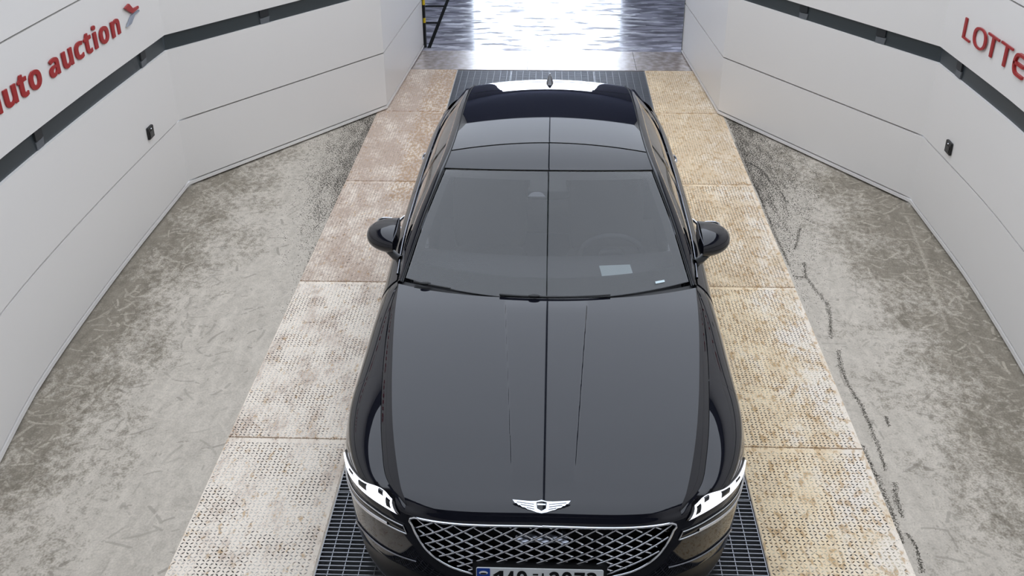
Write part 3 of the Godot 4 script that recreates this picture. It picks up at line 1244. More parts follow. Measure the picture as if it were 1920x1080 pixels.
func head_lamps(car: Node, s: int) -> void:
	var ut := [[24.0, 0.783], [28.0, 0.786], [33.0, 0.788], [39.0, 0.784], [45.0, 0.770], [50.0, 0.755], [57.0, 0.733], [63.0, 0.717], [68.0, 0.705]]
	var ub := [[24.0, 0.735], [31.0, 0.737], [38.0, 0.730], [45.0, 0.716], [51.0, 0.702], [60.0, 0.682], [68.0, 0.697]]
	var lt := [[22.0, 0.698], [30.0, 0.699], [37.5, 0.694], [48.0, 0.668], [60.0, 0.632], [70.0, 0.62]]
	var lb := [[22.0, 0.660], [32.0, 0.659], [41.0, 0.642], [51.0, 0.613], [60.0, 0.592], [70.0, 0.60]]
	var lamp := put("headlamp", on_nose_strip(ut, ub, 28.0, 67.5, 25.3, 67.5, 0.003, 0.004, s), M.lamp_dark, car)
	# lit strip inside the upper lamp
	var inset := func(tab: Array, d: float) -> Array:
		var o := []
		for q in tab:
			o.append([q[0], q[1] + d])
		return o
	put("lit_light_strip", on_nose_strip(inset.call(ut, -0.006), inset.call(ub, 0.004), 28.6, 66.5, 26.0, 66.5, 0.011, 0.003, s, 0.7), M.day_light, lamp)
	for q in [[41.5, 47.0, 0.008, 0.022], [33.0, 35.5, 0.006, 0.008], [29.0, 31.0, 0.010, 0.022], [52.0, 56.0, 0.006, 0.008]]:
		var mb := on_nose_strip(inset.call(ut, -q[2]), inset.call(ut, -q[2] - q[3]), q[0], q[1], q[0] - 1.0, q[1] - 1.0, 0.016, 0.001, s, 0.8)
		put("projector_lens", mb, M.lamp_dark, lamp)
	var low := put("headlamp", on_nose_strip(lt, lb, 23.7, 69.0, 22.4, 69.0, 0.003, 0.003, s), M.lamp_dark, car)
	for edge in [[lt, 23.7, -0.002, 0.0028], [lb, 22.4, 0.003, 0.0038]]:
		var pts := []
		for c in 41:
			var ph := lerpf(edge[1], 69.0, c / 40.0)
			pts.append(shell(deg_to_rad(ph), lut(edge[0], ph) + edge[2], 0.006) * Vector3(s, 1, 1))
		var mb := MB.new()
		mb.tube(pts, edge[3], 8)
		put("chrome_line", mb, M.chrome, low)
	var mid := on_nose_strip(inset.call(lb, 0.016), inset.call(lb, 0.004), 30.0, 68.0, 29.0, 68.0, 0.009, 0.002, s, 0.7)
	put("reflector", mid, M.chrome, low)
	var e0 := MB.new()
	e0.tube([shell(deg_to_rad(23.7), 0.697, 0.006) * Vector3(s, 1, 1), shell(deg_to_rad(22.4), 0.662, 0.006) * Vector3(s, 1, 1)], 0.0025, 8)
	put("chrome_line", e0, M.chrome, low)
	# thin bright fin lower on the bumper
	var fin := [[19.5, 0.526], [26.0, 0.519], [38.0, 0.502], [44.0, 0.488], [52.0, 0.455], [56.0, 0.43]]
	var fp := []
	for c in 31:
		var ph := lerpf(19.8, 55.0, c / 30.0)
		fp.append(nose(deg_to_rad(ph), lut(fin, ph), 0.004) * Vector3(s, 1, 1))
	var fm := MB.new()
	fm.tube(fp, 0.0045, 8)
	put("bumper_fin", fm, M.dark_chrome, car)
	# air intake under the fin
	var it := [[15.0, 0.44], [26.0, 0.46], [38.0, 0.44], [48.0, 0.40], [52.0, 0.37]]
	var ib := [[15.0, 0.30], [26.0, 0.30], [38.0, 0.29], [52.0, 0.30]]
	put("lower_intake", on_nose_strip(it, ib, 12.0, 50.0, 10.0, 50.0, 0.003, 0.0, s), M.black_plastic, car)


func build_grille(car: Node) -> void:
	var g := Node3D.new()
	g.name = "radiator_grille"
	car.add_child(g)
	# dark box behind
	var bk := MB.new()
	var rows := []
	for k in 20:
		var y := lerpf(0.80, 0.42, k / 19.0)
		var row := PackedVector3Array()
		for c in 41:
			var x := lerpf(-0.60, 0.60, c / 40.0)
			row.append(nose(phi_of_x(x, y), y, -0.19) * Vector3(signf(x) if x != 0.0 else 1.0, 1, 1))
		rows.append(row)
	bk.grid(rows)
	put("radiator_cover", bk, M.liner_plastic, g)
	# bright frame round the opening
	var fp := []
	for s in [1, -1]:
		var half := []
		for k in 15:
			var x := 0.515 * k / 14.0
			var ph := phi_of_x(x, 0.76)
			half.append(nose(ph, lerpf(0.766, 0.749, ph / 0.4154), 0.004))
		half.append(nose(phi_of_x(0.536, 0.745), 0.742, 0.004))
		half.append(nose(phi_of_x(0.5395, 0.735), 0.728, 0.004))
		for k in 34:
			var y := lerpf(0.715, 0.4545, k / 33.0)
			half.append(nose(phi_of_x(grille_x(y), y), y, 0.004))
		half.append(nose(0.0, 0.452, 0.004))
		if s < 0:
			half.reverse()
			half = half.slice(1, half.size() - 1)
		for p in half:
			fp.append(Vector3(p.x * s, p.y, p.z))
	var fm := MB.new()
	fm.tube(fp, 0.0055, 8, -1.0, true)
	put("grille_frame", fm, M.chrome, g)
	# diamond lattice: every bar its own part
	var pitch := 0.082
	for dir in [-1, 1]:
		for k in range(-13, 14):
			var x0 := pitch * k
			var pts := []
			for q in 60:
				var y := lerpf(0.764, 0.455, q / 59.0)
				var dy := 0.764 - y
				var x: float = x0 + dir * 1.55 * (dy + 0.9 * dy * dy)
				var lim: float = grille_x(y)
				if absf(x) <= lim:
					pts.append(nose(phi_of_x(x, y), y, -0.014 - 0.006 * dir) * Vector3(signf(x) if x != 0.0 else 1.0, 1, 1))
			if pts.size() > 3:
				var mb := MB.new()
				mb.tube(pts, 0.0048, 6)
				put("grille_bar", mb, M.chrome, g)
	# flat glossy sensor panel in the middle of the lattice
	var sp := MB.new()
	var sr := []
	for k in 8:
		var y := lerpf(0.735, 0.667, k / 7.0)
		var row := PackedVector3Array()
		for c in 13:
			var x := lerpf(-0.108, 0.108, c / 12.0)
			row.append(Vector3(x, y, 2.500 - (y - 0.655) * 1.35))
		sr.append(row)
	sp.grid(sr)
	put("sensor_panel", sp, M.dark_chrome, g)
	# number plate in its holder
	var np := Node3D.new()
	np.name = "number_plate"
	car.add_child(np)
	np.position = Vector3(-0.008, 0.506, 2.528)
	np.rotation.x = deg_to_rad(-6)
	var hold := MB.new()
	hold.box(Vector3(-0.275, -0.066, -0.03), Vector3(0.275, 0.072, -0.004))
	put("plate_holder", hold, M.black_plastic, np)
	var board := MB.new()
	board.prism(rounded(Vector2(-0.26, -0.055), Vector2(0.26, 0.055), 0.008), 0.004, Transform3D(Basis(), Vector3(0, 0, -0.004)), 0.001)
	var pl := put("plate", board, M.plate_white, np)
	var blue := MB.new()
	blue.prism(rounded(Vector2(-0.2575, -0.0525), Vector2(-0.203, 0.0525), 0.004), 0.0012)
	var bs := put("blue_strip", blue, M.plate_blue, pl)
	var em := MB.new()
	em.blob(Vector3(-0.23, 0.030, 0.0012), Vector3(0.018, 0.009, 0.001), 1.0)
	put("round_emblem", em, M.plate_white, pl)
	var em2 := MB.new()
	em2.blob(Vector3(-0.23, 0.027, 0.0016), Vector3(0.014, 0.005, 0.001), 1.0)
	put("round_emblem", em2, M.plate_ink, pl)
	var font := SystemFont.new()
	font.font_names = PackedStringArray(["Droid Sans"])
	font.font_weight = 700
	var xs := {0: -0.170, 1: -0.122, 2: -0.072, 4: 0.060, 5: 0.112, 6: 0.163, 7: 0.213}
	var text := "149 2973"
	var order := [0, 1, 2, 3, 4, 5, 6, 7]
	for k in order:
		if text[k] == " ":
			continue
		var t := letter(font, text[k], 64, 0.083 / 0.714 / 64.0, 0.001)
		var bb := t.get_aabb()
		var o := put("digit", t, M.plate_ink, pl)
		var wscale := 0.043 / maxf(bb.size.x, 0.034)
		o.transform = Transform3D(Basis().scaled(Vector3(wscale, 1, 1)), Vector3(xs[k] - (bb.position.x + bb.size.x / 2) * wscale, -0.0415 - bb.position.y, 0.0012))
	# the syllable between the numbers: a small cap stroke, a bar, a ring and an upright with a tick
	var ha := MB.new()
	var hx := Transform3D(Basis(), Vector3(-0.006, -0.030, 0.0))
	ha.prism(PackedVector2Array([Vector2(-0.022, 0.053), Vector2(0.000, 0.053), Vector2(0.000, 0.060), Vector2(-0.022, 0.060)]), 0.0012, hx)
	ha.prism(PackedVector2Array([Vector2(-0.030, 0.040), Vector2(0.008, 0.040), Vector2(0.008, 0.047), Vector2(-0.030, 0.047)]), 0.0012, hx)
	ha.prism(PackedVector2Array([Vector2(0.015, -0.006), Vector2(0.023, -0.006), Vector2(0.023, 0.064), Vector2(0.015, 0.064)]), 0.0012, hx)
	ha.prism(PackedVector2Array([Vector2(0.022, 0.024), Vector2(0.034, 0.024), Vector2(0.034, 0.032), Vector2(0.022, 0.032)]), 0.0012, hx)
	var ring := []
	for k in 24:
		ring.append(Vector3(-0.011 + 0.013 * cos(TAU * k / 24), 0.017 + 0.014 * sin(TAU * k / 24), 0.0005) + hx.origin)
	ha.tube(ring, 0.0032, 6, -1.0, true)
	put("syllable", ha, M.plate_ink, pl)
	# winged emblem on the hood's tip
	var wing := Node3D.new()
	wing.name = "winged_emblem"
	car.add_child(wing)
	wing.position = Vector3(-0.004, 0.8225, 2.442)
	wing.rotation.x = deg_to_rad(-52)
	for s in [-1, 1]:
		var half := PackedVector2Array()
		for p in [[0.0, 0.024], [0.02, 0.019], [0.045, 0.018], [0.075, 0.020], [0.117, 0.023], [0.107, 0.010], [0.101, 0.010], [0.094, 0.002], [0.086, 0.001], [0.078, -0.006], [0.066, -0.008], [0.055, -0.015], [0.042, -0.018], [0.02, -0.026], [0.0, -0.030]]:
			half.append(Vector2(p[0] * s, p[1]))
		var wm := MB.new()
		wm.prism(half, 0.006, Transform3D(), 0.0015)
		put("wing", wm, M.chrome, wing)
		for q in [[0.030, 0.006, 0.100, 0.014], [0.030, -0.004, 0.084, 0.004], [0.028, -0.014, 0.06, -0.008]]:
			var fe := MB.new()
			fe.tube([Vector3(q[0] * s, q[1], 0.006), Vector3(q[2] * s, q[3], 0.006)], 0.0018, 6)
			put("feather", fe, M.dark_chrome, wing)
	var sh := MB.new()
	sh.prism(PackedVector2Array([Vector2(-0.021, 0.014), Vector2(0, 0.018), Vector2(0.021, 0.014), Vector2(0.018, -0.010), Vector2(0.0, -0.020), Vector2(-0.018, -0.010)]), 0.009)
	put("crest", sh, M.black_glass, wing)
	var bar := MB.new()
	bar.box(Vector3(-0.017, 0.002, 0.009), Vector3(0.017, 0.008, 0.0105))
	put("crest_bar", bar, M.chrome, wing)


func rounded(lo: Vector2, hi: Vector2, r: float) -> PackedVector2Array:
	var out := PackedVector2Array()
	for c in [[hi.x - r, hi.y - r, 0.0], [lo.x + r, hi.y - r, PI / 2], [lo.x + r, lo.y + r, PI], [hi.x - r, lo.y + r, 1.5 * PI]]:
		for k in 5:
			var a: float = c[2] + PI / 2 * k / 4.0
			out.append(Vector2(c[0] + r * cos(a), c[1] + r * sin(a)))
	return out


func build_flanks(car: Node) -> void:
	for s in [-1, 1]:
		for q in [["front_door", 0.80, -0.376], ["rear_door", -0.382, -1.56], ["rear_quarter", -1.566, -1.9]]:
			var mb := MB.new()
			var up := []
			var dn := []
			var n := 48
			for c in n:
				var z := lerpf(q[1], q[2], c / float(n - 1))
				up.append(mirror_pts(flank(z, 14), s))
				var lo := arch(z, -1.35) if q[0] != "front_door" else 0.18
				var row := PackedVector3Array()
				for k in 12:
					var y := lerpf(0.745, lo, k / 11.0)
					row.append(Vector3(side_x(y, z) * s, y, z))
				dn.append(row)
			mb.grid(up, s < 0)
			mb.grid(dn, s < 0)
			var part := put(q[0], mb, M.black_paint, car)
			if q[0] != "rear_quarter":
				# bow-shaped bright handle standing off the door
				var hz := -0.27 if q[0] == "front_door" else -1.41
				var hp := []
				for k in 13:
					var t := k / 12.0
					var z := hz + lerpf(0.115, -0.115, t)
					hp.append(Vector3((side_x(0.80, z) + 0.002 + 0.052 * pow(sin(PI * t), 0.6)) * s, 0.80, z))
				var hm := MB.new()
				hm.tube(hp, 0.0095, 8)
				put("door_handle", hm, M.chrome, part)
	var under := MB.new()
	under.box(Vector3(-0.70, 0.17, -2.2), Vector3(0.70, 0.45, 2.2))
	put("underbody", under, M.liner_plastic, car)


func roof_edge(u: float) -> Vector3:
	# u 0 at the foot of the windscreen pillar, 1 at the tail of the rear pillar
	return lut([[0.0, Vector3(0.772, 0.985, 0.86)], [0.12, Vector3(0.690, 1.19, 0.53)], [0.21, Vector3(0.610, 1.345, 0.265)], [0.25, Vector3(0.588, 1.378, 0.15)], [0.33, Vector3(0.565, 1.408, -0.08)], [0.44, Vector3(0.552, 1.424, -0.40)], [0.56, Vector3(0.548, 1.422, -0.75)], [0.70, Vector3(0.540, 1.395, -1.12)], [0.79, Vector3(0.53, 1.352, -1.36)], [0.90, Vector3(0.59, 1.20, -1.72)], [1.0, Vector3(0.67, 1.015, -2.05)]], u)


func u_of_z(z: float) -> float:
	var a := 0.0
	var b := 1.0
	for k in 40:
		var m := (a + b) / 2
		if roof_edge(m).z > z:
			a = m
		else:
			b = m
	return (a + b) / 2


func roof_y(z: float) -> float:
	return lut([[-1.42, 1.383], [-1.35, 1.400], [-1.2, 1.425], [-0.95, 1.4535], [-0.6, 1.4600], [-0.3, 1.4570], [0.0, 1.441], [0.15, 1.426], [0.31, 1.403]], z)


func build_greenhouse(car: Node) -> void:
	# windscreen
	var ws := MB.new()
	var frit := MB.new()
	var rows := []
	for r in 41:
		var t := r / 40.0
		var e := roof_edge(0.008 + 0.219 * t)
		e.x -= 0.018
		var c := Vector3(0, lerpf(0.994, 1.398, t) + 0.018 * sin(PI * t), lerpf(1.042, 0.312, t))
		var row := PackedVector3Array()
		for k in 61:
			var s := k / 30.0 - 1.0
			var f := pow(absf(s), 2.0)
			row.append(Vector3(e.x * s, lerpf(c.y, e.y, f), lerpf(c.z, e.z, f)))
		rows.append(row)
	ws.grid(rows)
	var inside := []
	for r in rows:
		var row := PackedVector3Array()
		for q in r:
			row.append(q + Vector3(0, -0.0045, -0.0025))
		inside.append(row)
	ws.grid(inside)
	var screen := put("windscreen", ws, M.glass, car)
	# printed black border just under the glass
	var band := func(r0: int, r1: int, k0: int, k1: int) -> void:
		var br := []
		for r in range(r0, r1 + 1):
			var row := PackedVector3Array()
			for k in range(k0, k1 + 1):
				row.append(rows[r][k] + Vector3(0, -0.0065, -0.0035))
			br.append(row)
		frit.grid(br)
	band.call(0, 6, 0, 60)
	band.call(37, 40, 0, 60)
	band.call(6, 37, 0, 2)
	band.call(6, 37, 58, 60)
	band.call(33, 37, 25, 35)
	put("printed_border", frit, M.black_plastic, screen)
	var st := MB.new()
	var sr := []
	for r in [1.5, 2.2]:
		var row := PackedVector3Array()
		for k in 5:
			row.append(rows[int(r)][53].lerp(rows[int(r) + 1][53], fmod(r, 1.0)) .lerp(rows[int(r)][55].lerp(rows[int(r) + 1][55], fmod(r, 1.0)), k / 4.0) + Vector3(0, 0.002, 0.002))
		sr.append(row)
	st.grid(sr)
	put("sticker", st, M.paper, screen)
	# roof in three glossy panels with dark joints
	var roof_rows := func(z0: float, z1: float, zc0: float, zc1: float, n: int) -> Array:
		var out := []
		for r in n + 1:
			var t := r / float(n)
			var row := PackedVector3Array()
			for k in 61:
				var s := k / 30.0 - 1.0
				var f := pow(absf(s), 1.9)
				var zs := lerpf(zc0, zc1, t)     # at the edge
				var zm := lerpf(z0, z1, t)
				var z := lerpf(zm, zs, s * s)
				var e := roof_edge(u_of_z(zs))
				row.append(Vector3((e.x - 0.008) * s, lerpf(roof_y(zm), e.y + 0.004, f), z))
			out.append(row)
		return out
	for q in [["roof_front_panel", 0.306, -0.008, 0.206, 0.026, 10], ["sunroof_glass", -0.022, -1.02, 0.012, -1.00, 24], ["roof_rear_panel", -1.03, -1.37, -1.01, -1.30, 12]]:
		var mb := MB.new()
		mb.grid(roof_rows.call(q[1], q[2], q[3], q[4], q[5]))
		put(q[0], mb, M.black_paint if q[0] == "roof_rear_panel" else (M.roof_header if q[0] == "roof_front_panel" else M.black_glass), car)
	# headliner closes the gaps from below
	var hl := MB.new()
	var hr := []
	for r in roof_rows.call(0.28, -1.36, 0.2, -1.32, 20):
		var row := PackedVector3Array()
		for p in r:
			row.append(p + Vector3(0, -0.02, 0))
		hr.append(row)
	hl.grid(hr)
	put("headliner", hl, M.headliner_cloth, car)
	for s in [-1, 1]:
		# pillar and roof rail, side glass, bright line
		var rail := []
		var glass := []
		var line := []
		var drip := []
		for c in 91:
			var u := c / 90.0
			var e := roof_edge(u)
			var b: Vector2 = belt(minf(e.z - 0.04, 0.80))
			var wide := clampf((e.y - b.y) / 0.4, 0.0, 1.0)
			var edge := e + Vector3(0.052 * clampf(wide * 3.0, 0.12, 1.0), -0.040 * clampf(wide * 3.0, 0.1, 1.0), -0.045 * (1.0 - smoothstep(0.15, 0.27, u)))
			var mid := e.lerp(edge, 0.5) + Vector3(0.007, 0.009, 0)
			rail.append(mirror_pts([e + Vector3(-0.010, -0.004, 0), e, mid, edge, edge + Vector3(-0.006, -0.008, 0)], s))
			if u < 0.93:
				var g := PackedVector3Array()
				var foot := Vector3(b.x - 0.008, b.y, edge.z)
				for k in 7:
					var t := k / 6.0
					g.append((edge + Vector3(-0.008, -0.006, 0)).lerp(foot, t) + Vector3(0.022 * sin(PI * t) * wide, 0, 0))
				glass.append(mirror_pts(g, s))
				line.append(Vector3((edge.x - 0.001) * s, edge.y - 0.008, edge.z))
			drip.append(Vector3((e.x - 0.005) * s, e.y + 0.003, e.z))
		var rm := MB.new()
		rm.grid(rail, s < 0)
		put("roof_rail", rm, M.black_paint, car)
		var gm := MB.new()
		gm.grid(glass, s < 0)
		put("side_glass", gm, M.tinted_glass, car)
		var lm := MB.new()
		lm.tube(line, 0.0055, 6)
		put("window_trim", lm, M.dark_chrome, car)
		var dm := MB.new()
		dm.tube(drip, 0.004, 6)
		put("roof_seal", dm, M.rubber, car)
		var bl := []
		for c in 40:
			var z := lerpf(0.74, -1.75, c / 39.0)
			var b: Vector2 = belt(z)
			bl.append(Vector3(b.x * s, b.y + 0.003, z))
		var bm := MB.new()
		bm.tube(bl, 0.006, 6)
		put("belt_trim", bm, M.dark_chrome, car)
		for z in [-0.38, -1.42]:
			var bp := MB.new()
			var e := roof_edge(u_of_z(z + 0.1))
			var b: Vector2 = belt(z)
			var br := []
			for dz in [0.045, -0.045]:
				var row := PackedVector3Array()
				for k in 7:
					var t := k / 6.0
					row.append(Vector3((lerpf(e.x + 0.047, b.x - 0.003, t) + 0.0245 * sin(PI * t)) * s, lerpf(e.y - 0.045, b.y, t), z + dz + 0.1 * (1.0 - t)))
				br.append(row)
			bp.grid(br, s < 0)
			put("door_pillar", bp, M.black_glass, car)
	# shark-fin aerial
	var fin := MB.new()
	var prof := [[-1.10, 0.0, 0.006], [-1.14, 0.012, 0.022], [-1.19, 0.030, 0.026], [-1.24, 0.052, 0.022], [-1.28, 0.062, 0.012], [-1.30, 0.055, 0.005]]
	var frows := []
	for p in prof:
		var y0 := roof_y(p[0]) - 0.004
		var row := PackedVector3Array()
		for k in 9:
			var a := PI * k / 8.0
			row.append(Vector3(p[2] * cos(a) * (1.0 - 0.2 * sin(a)), y0 + p[1] * pow(sin(a), 0.8), p[0]))
		frows.append(row)
	fin.grid(frows)
	put("roof_aerial", fin, M.black_paint, car)


func build_rear(car: Node) -> void:
	# rear glass
	var rg := MB.new()
	var rows := []
	for r in 21:
		var t := r / 20.0
		var e := roof_edge(lerpf(0.79, 0.985, t))
		var c := Vector3(0, lerpf(1.385, 1.040, t) + 0.015 * sin(PI * t), lerpf(-1.385, -2.06, t))
		var row := PackedVector3Array()
		for k in 41:
			var s := k / 20.0 - 1.0
			var f := pow(absf(s), 2.3)
			row.append(Vector3((e.x - 0.01) * s, lerpf(c.y, e.y, f), lerpf(c.z, e.z, f)))
		rows.append(row)
	rg.grid(rows)
	put("rear_glass", rg, M.tinted_glass, car)
	# boot lid
	var bl := MB.new()
	rows = []
	for r in 17:
		var t := r / 16.0
		var row := PackedVector3Array()
		for k in 41:
			var s := k / 20.0 - 1.0
			var z := lerpf(-2.065, -2.47 + 0.07 * s * s, t) + 0.02 * s * s * (1.0 - t)
			var b: Vector2 = belt(z)
			row.append(Vector3((b.x - 0.012) * s, lerpf(1.038 - 0.008 * t, b.y + 0.01, pow(absf(s), 2.5)), z))
		rows.append(row)
	bl.grid(rows)
	put("boot_lid", bl, M.black_paint, car)
	for s in [-1, 1]:
		var mb := MB.new()
		var rr := []
		for k in 26:
			var y := lerpf(0.985, 0.18, k / 25.0)
			var row := PackedVector3Array()
			var x0 := side_x(0.745, -1.9)
			if y > 0.745:
				var f := flank(-1.9, 40)
				for q in f:
					if q.y <= y:
						x0 = q.x
						break
			else:
				x0 = side_x(y, -1.9)
			var dep: float = lut([[0.18, 0.45], [0.4, 0.58], [0.7, 0.59], [0.95, 0.575], [1.03, 0.56]], y)
			for c in 31:
				var phi := PI / 2 * pow(c / 30.0, 1.3)
				row.append(Vector3(x0 * pow(sin(phi), 0.62), y, -1.9 - dep * cos(phi)))
			rr.append(mirror_pts(row, s))
		mb.grid(rr, s > 0)
		put("rear_bumper", mb, M.black_paint, car)
		for q in [[0.88, 0.91], [0.80, 0.825]]:
			var tl := MB.new()
			var tr := []
			for c in 21:
				var phi := lerpf(0.45, 1.35, c / 20.0)
				var row := PackedVector3Array()
				for y in [q[0], q[1]]:
					row.append(Vector3((side_x(0.745, -1.9) - (y - 0.745) * 0.2) * pow(sin(phi), 0.62) * 1.004, y, -1.9 - 0.595 * cos(phi)))
				tr.append(mirror_pts(row, s))
			tl.grid(tr, s < 0)
			put("tail_lamp", tl, M.red_lens, car)


func build_wheels(car: Node) -> void:
	for z in [1.66, -1.35]:
		for s in [-1, 1]:
			var w := Node3D.new()
			w.name = "wheel"
			car.add_child(w, true)
			w.position = Vector3(0.745 * s, 0.345, z)
			var ax := Vector3(s, 0, 0)
			var ty := MB.new()
			ty.lathe([Vector2(-0.12, 0.25), Vector2(-0.118, 0.32), Vector2(-0.095, 0.340), Vector2(0.0, 0.341), Vector2(0.095, 0.340), Vector2(0.118, 0.32), Vector2(0.12, 0.25)], Vector3.ZERO, ax, 48)
			put("tyre", ty, M.rubber, w)
			var rim := MB.new()
			rim.lathe([Vector2(0.118, 0.252), Vector2(0.112, 0.238), Vector2(0.05, 0.228), Vector2(0.03, 0.06), Vector2(0.06, 0.05), Vector2(0.062, 0.0)], Vector3.ZERO, ax, 40)
			put("rim", rim, M.dark_chrome, w)
			for k in 5:
				var a := TAU * k / 5
				var sp := MB.new()
				for d in [-0.12, 0.12]:
					sp.tube([ax * 0.075 + Vector3(0, cos(a), sin(a)) * 0.05, ax * 0.105 + Vector3(0, cos(a + d), sin(a + d)) * 0.235], 0.016, 8)
				put("spoke", sp, M.rim, w)
			var liner := MB.new()
			var lr := []
			for k in 17:
				var a := PI * k / 16.0
				lr.append(PackedVector3Array([Vector3(0.10 * s, 0.372 * sin(a), 0.372 * cos(a)), Vector3(-0.28 * s, 0.372 * sin(a), 0.372 * cos(a))]))
			liner.grid(lr)
			put("wheel_well", liner, M.liner_plastic, w)


func build_trim_bits(car: Node) -> void:
	# wing mirrors
	for s in [-1, 1]:
		var m := Node3D.new()
		m.name = "wing_mirror"
		car.add_child(m, true)
		var cap := MB.new()
		var rows := []
		for r in 19:
			# from the inner face out to the round tip
			var t := r / 18.0
			var x := lerpf(0.862, 1.036, t)
			var k := pow(maxf(0.0, 1.0 - pow(t, 3.0)), 0.5)
			var cz := lerpf(0.352, 0.340, t)
			var dz := lerpf(0.158, 0.118, t) * k
			var dy := 0.070 * k
			var row := PackedVector3Array()
			for c in 29:
				var a := TAU * c / 28.0
				var front := maxf(0.0, sin(a))
				row.append(Vector3(x, 1.015 + dy * signf(cos(a)) * pow(absf(cos(a)), 0.75), cz + dz * signf(sin(a)) * pow(absf(sin(a)), 0.85) * (1.0 + 0.15 * front)))
			rows.append(mirror_pts(row, s))
		cap.grid(rows, s < 0)
		var inner := PackedVector3Array()
		for c in 29:
			inner.append(Vector3(0.860 * s, 1.015, 0.352))
		cap.grid([inner, rows[0]], s < 0)
		put("mirror_cap", cap, M.black_paint, m)
		var arm := MB.new()
		arm.tube([Vector3(0.815 * s, 0.965, 0.56), Vector3(0.85 * s, 0.968, 0.53), Vector3(0.90 * s, 0.978, 0.46), Vector3(0.94 * s, 0.985, 0.42)], 0.022, 10)
		put("mirror_arm", arm, M.black_plastic, m)
		var gl := MB.new()
		gl.blob(Vector3(0.940 * s, 1.012, 0.207), Vector3(0.060, 0.045, 0.005), 0.7)
		put("mirror_glass", gl, M.chrome, m)
	# cowl strip and wipers at the foot of the windscreen
	var cr := []
	for k in 61:
		var s := k / 30.0 - 1.0
		var p := hood_pt(s, 0.0)
		var e := Vector3(0.754 * s, lerpf(0.992, 0.985, s * s), lerpf(1.03, 0.855, s * s))
		cr.append(PackedVector3Array([p + Vector3(0, -0.012, 0.004), e + Vector3(0, -0.006, -0.004)]))
	var cm := MB.new()
	cm.grid(cr, true)
	put("cowl_strip", cm, M.black_plastic, car)
	for q in [[-0.24, 0.33, 0.0, 0.0065], [-0.70, -0.50, -0.02, 0.007]]:
		var pts := []
		for k in 17:
			var x := lerpf(q[0], q[1], k / 16.0)
			var s := x / 0.754
			pts.append(Vector3(x, lerpf(0.998, 0.990, s * s) + 0.006, lerpf(1.038, 0.86, s * s) + q[2] * 0.2))
		var wm := MB.new()
		wm.tube(pts, q[3], 8, 0.004)
		var wp := put("wiper", wm, M.black_plastic, car)
		var pv := MB.new()
		pv.blob(pts[5] + Vector3(0, 0.004, 0.002), Vector3(0.03, 0.010, 0.012), 1.0)
		put("wiper_pivot", pv, M.black_plastic, wp)


func build_interior(car: Node) -> void:
	var dash := MB.new()
	var rows := []
	for q in [[0.96, 0.955], [0.80, 0.975], [0.62, 0.985], [0.48, 0.955], [0.42, 0.86], [0.42, 0.70]]:
		var row := PackedVector3Array()
		for k in 21:
			var s := k / 10.0 - 1.0
			row.append(Vector3(0.72 * s, q[1] - 0.02 * s * s, q[0] - 0.13 * s * s))
		rows.append(row)
	dash.grid(rows)
	put("dashboard", dash, M.interior, car)
	var cab := MB.new()
	cab.box(Vector3(-0.74, 0.45, -1.9), Vector3(0.74, 0.50, 0.9))
	put("cabin_floor", cab, M.carpet, car)
	for s in [-1, 1]:
		var seat := Node3D.new()
		seat.name = "front_seat"
		car.add_child(seat, true)
		var back := MB.new()
		back.blob(Vector3(0.37 * s, 0.86, -0.42), Vector3(0.24, 0.33, 0.085), 0.5, Basis(Vector3.RIGHT, -0.32))
		put("backrest", back, M.seat_leather, seat)
		var cu := MB.new()
		cu.blob(Vector3(0.37 * s, 0.56, -0.08), Vector3(0.25, 0.10, 0.27), 0.5)
		put("cushion", cu, M.seat_leather, seat)
		var hd := MB.new()
		hd.blob(Vector3(0.37 * s, 1.22, -0.56), Vector3(0.13, 0.085, 0.05), 0.6, Basis(Vector3.RIGHT, -0.25))
		put("headrest", hd, M.seat_leather, seat)
	var bench := MB.new()
	bench.blob(Vector3(0, 0.84, -1.32), Vector3(0.66, 0.32, 0.10), 0.35, Basis(Vector3.RIGHT, -0.4))
	bench.blob(Vector3(0, 0.58, -1.02), Vector3(0.66, 0.10, 0.27), 0.35)
	put("rear_seat", bench, M.seat_leather, car)
	var sw := MB.new()
	var ring := []
	for k in 33:
		var a := TAU * k / 33
		ring.append(Vector3(0.37, 0.89, 0.33) + Basis(Vector3.RIGHT, 0.45) * Vector3(0.18 * cos(a), 0.18 * sin(a), 0))
	sw.tube(ring, 0.015, 8, -1.0, true)
	sw.blob(Vector3(0.37, 0.89, 0.335), Vector3(0.075, 0.06, 0.03), 0.8, Basis(Vector3.RIGHT, 0.45))
	put("steering_wheel", sw, M.interior, car)
	var mir := MB.new()
	mir.blob(Vector3(0.0, 1.27, 0.34), Vector3(0.12, 0.033, 0.02), 0.6)
	put("rear_view_mirror", mir, M.black_plastic, car)
	var cam := MB.new()
	cam.prism(PackedVector2Array([Vector2(-0.05, -0.016), Vector2(0.05, -0.016), Vector2(0.032, 0.008), Vector2(0.014, 0.016), Vector2(-0.014, 0.016), Vector2(-0.032, 0.008)]), 0.012, Transform3D(Basis(Vector3.RIGHT, -1.02), Vector3(-0.06, 1.313, 0.455)))
	put("camera_housing", cam, M.housing_grey, car)


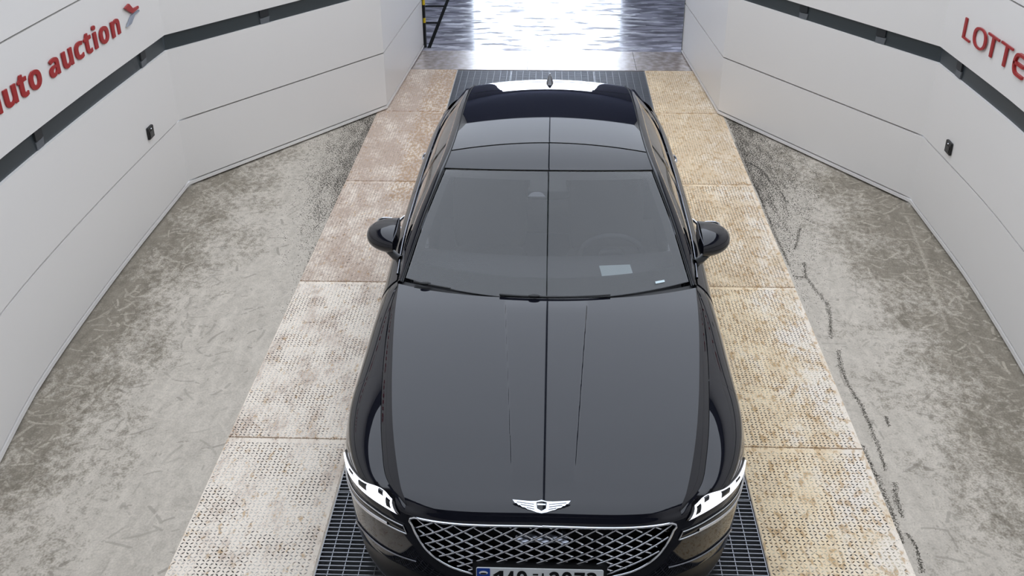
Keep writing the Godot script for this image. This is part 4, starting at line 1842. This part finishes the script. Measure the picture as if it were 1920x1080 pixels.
# ------------------------------------------------------------------ small things
func build_small_things() -> void:
	var paper := MB.new()
	paper.prism(PackedVector2Array([Vector2(-0.085, -0.055), Vector2(0.085, -0.055), Vector2(0.085, 0.055), Vector2(-0.085, 0.055)]), 0.0015, Transform3D(Basis(Vector3.RIGHT, -PI / 2 + 0.05), Vector3.ZERO))
	var po := put("paper_sheet", paper, M.paper)
	po.position = Vector3(0.375, 0.985, 0.70)
	po.rotation.y = 0.11
	tag(po, "pale blank sheet of paper on the dashboard behind the windscreen", "paper")
	# dark button boxes on the walls
	for q in [[-1, -2.045, 0.735, "small black call box on the left wall near the corner"], [1, -1.895, 0.722, "small black call box on the right wall near the corner"]]:
		var b := base("call_box", Vector3(wall_x(q[0], q[1], q[2]), q[2], q[1]))
		tag(b, q[3], "wall box", "call boxes on the walls")
		b.rotation.y = PI / 2 * -q[0]
		var m := MB.new()
		m.prism(rounded(Vector2(-0.055, -0.048), Vector2(0.055, 0.048), 0.008), 0.018, Transform3D(), 0.003)
		put("housing", m, M.black_plastic, b)
		var k := MB.new()
		k.prism(rounded(Vector2(-0.040, -0.036), Vector2(0.040, 0.016), 0.004), 0.021)
		put("speaker_plate", k, M.lamp_dark, b)
		var kn := MB.new()
		kn.blob(Vector3(0.0, 0.030, 0.019), Vector3(0.010, 0.007, 0.006), 1.0)
		put("button", kn, M.chrome, b)
	# sensor blocks sitting in the dark channel
	var places := [[-1, 0, -0.437, "sensor block in the left wall channel under the first word"], [-1, 0, -2.22, "sensor block in the left wall channel near the corner"], [-1, 1, 0.42, "sensor block in the channel of the left angled wall"],
		[1, 0, -2.064, "sensor block in the right wall channel under the capital letters"], [1, 1, 0.24, "sensor block in the channel of the right angled wall nearer the corner"], [1, 1, 0.60, "sensor block in the channel of the right angled wall farther from the corner"]]
	for q in places:
		var path := wall_path(q[0], q[1], 1.28)
		var p: Vector2
		var d: Vector2
		if q[1] == 0:
			p = Vector2(wall_x(q[0], q[2], 1.28), q[2])
			d = Vector2(0, -1)
		else:
			p = path[0].lerp(path[2], q[2])
			d = (path[2] - path[0]).normalized()
		var inward := Vector2(-d.y, d.x) * (1.0 if q[0] < 0 else -1.0)
		var b := base("channel_sensor", Vector3(p.x - inward.x * 0.022, 1.2155, p.y - inward.y * 0.022))
		tag(b, q[3], "sensor", "sensor blocks in the wall channels")
		b.rotation.y = atan2(inward.x, inward.y)
		var m := MB.new()
		m.prism(rounded(Vector2(-0.05, 0.062), Vector2(0.05, 0.127), 0.004), 0.014)
		put("block", m, M.sensor_dark, b)
		var g := MB.new()
		g.prism(PackedVector2Array([Vector2(-0.05, 0.003), Vector2(0.045, 0.003), Vector2(0.06, 0.058), Vector2(-0.05, 0.052)]), 0.010)
		put("bracket", g, M.sensor_grey, b)
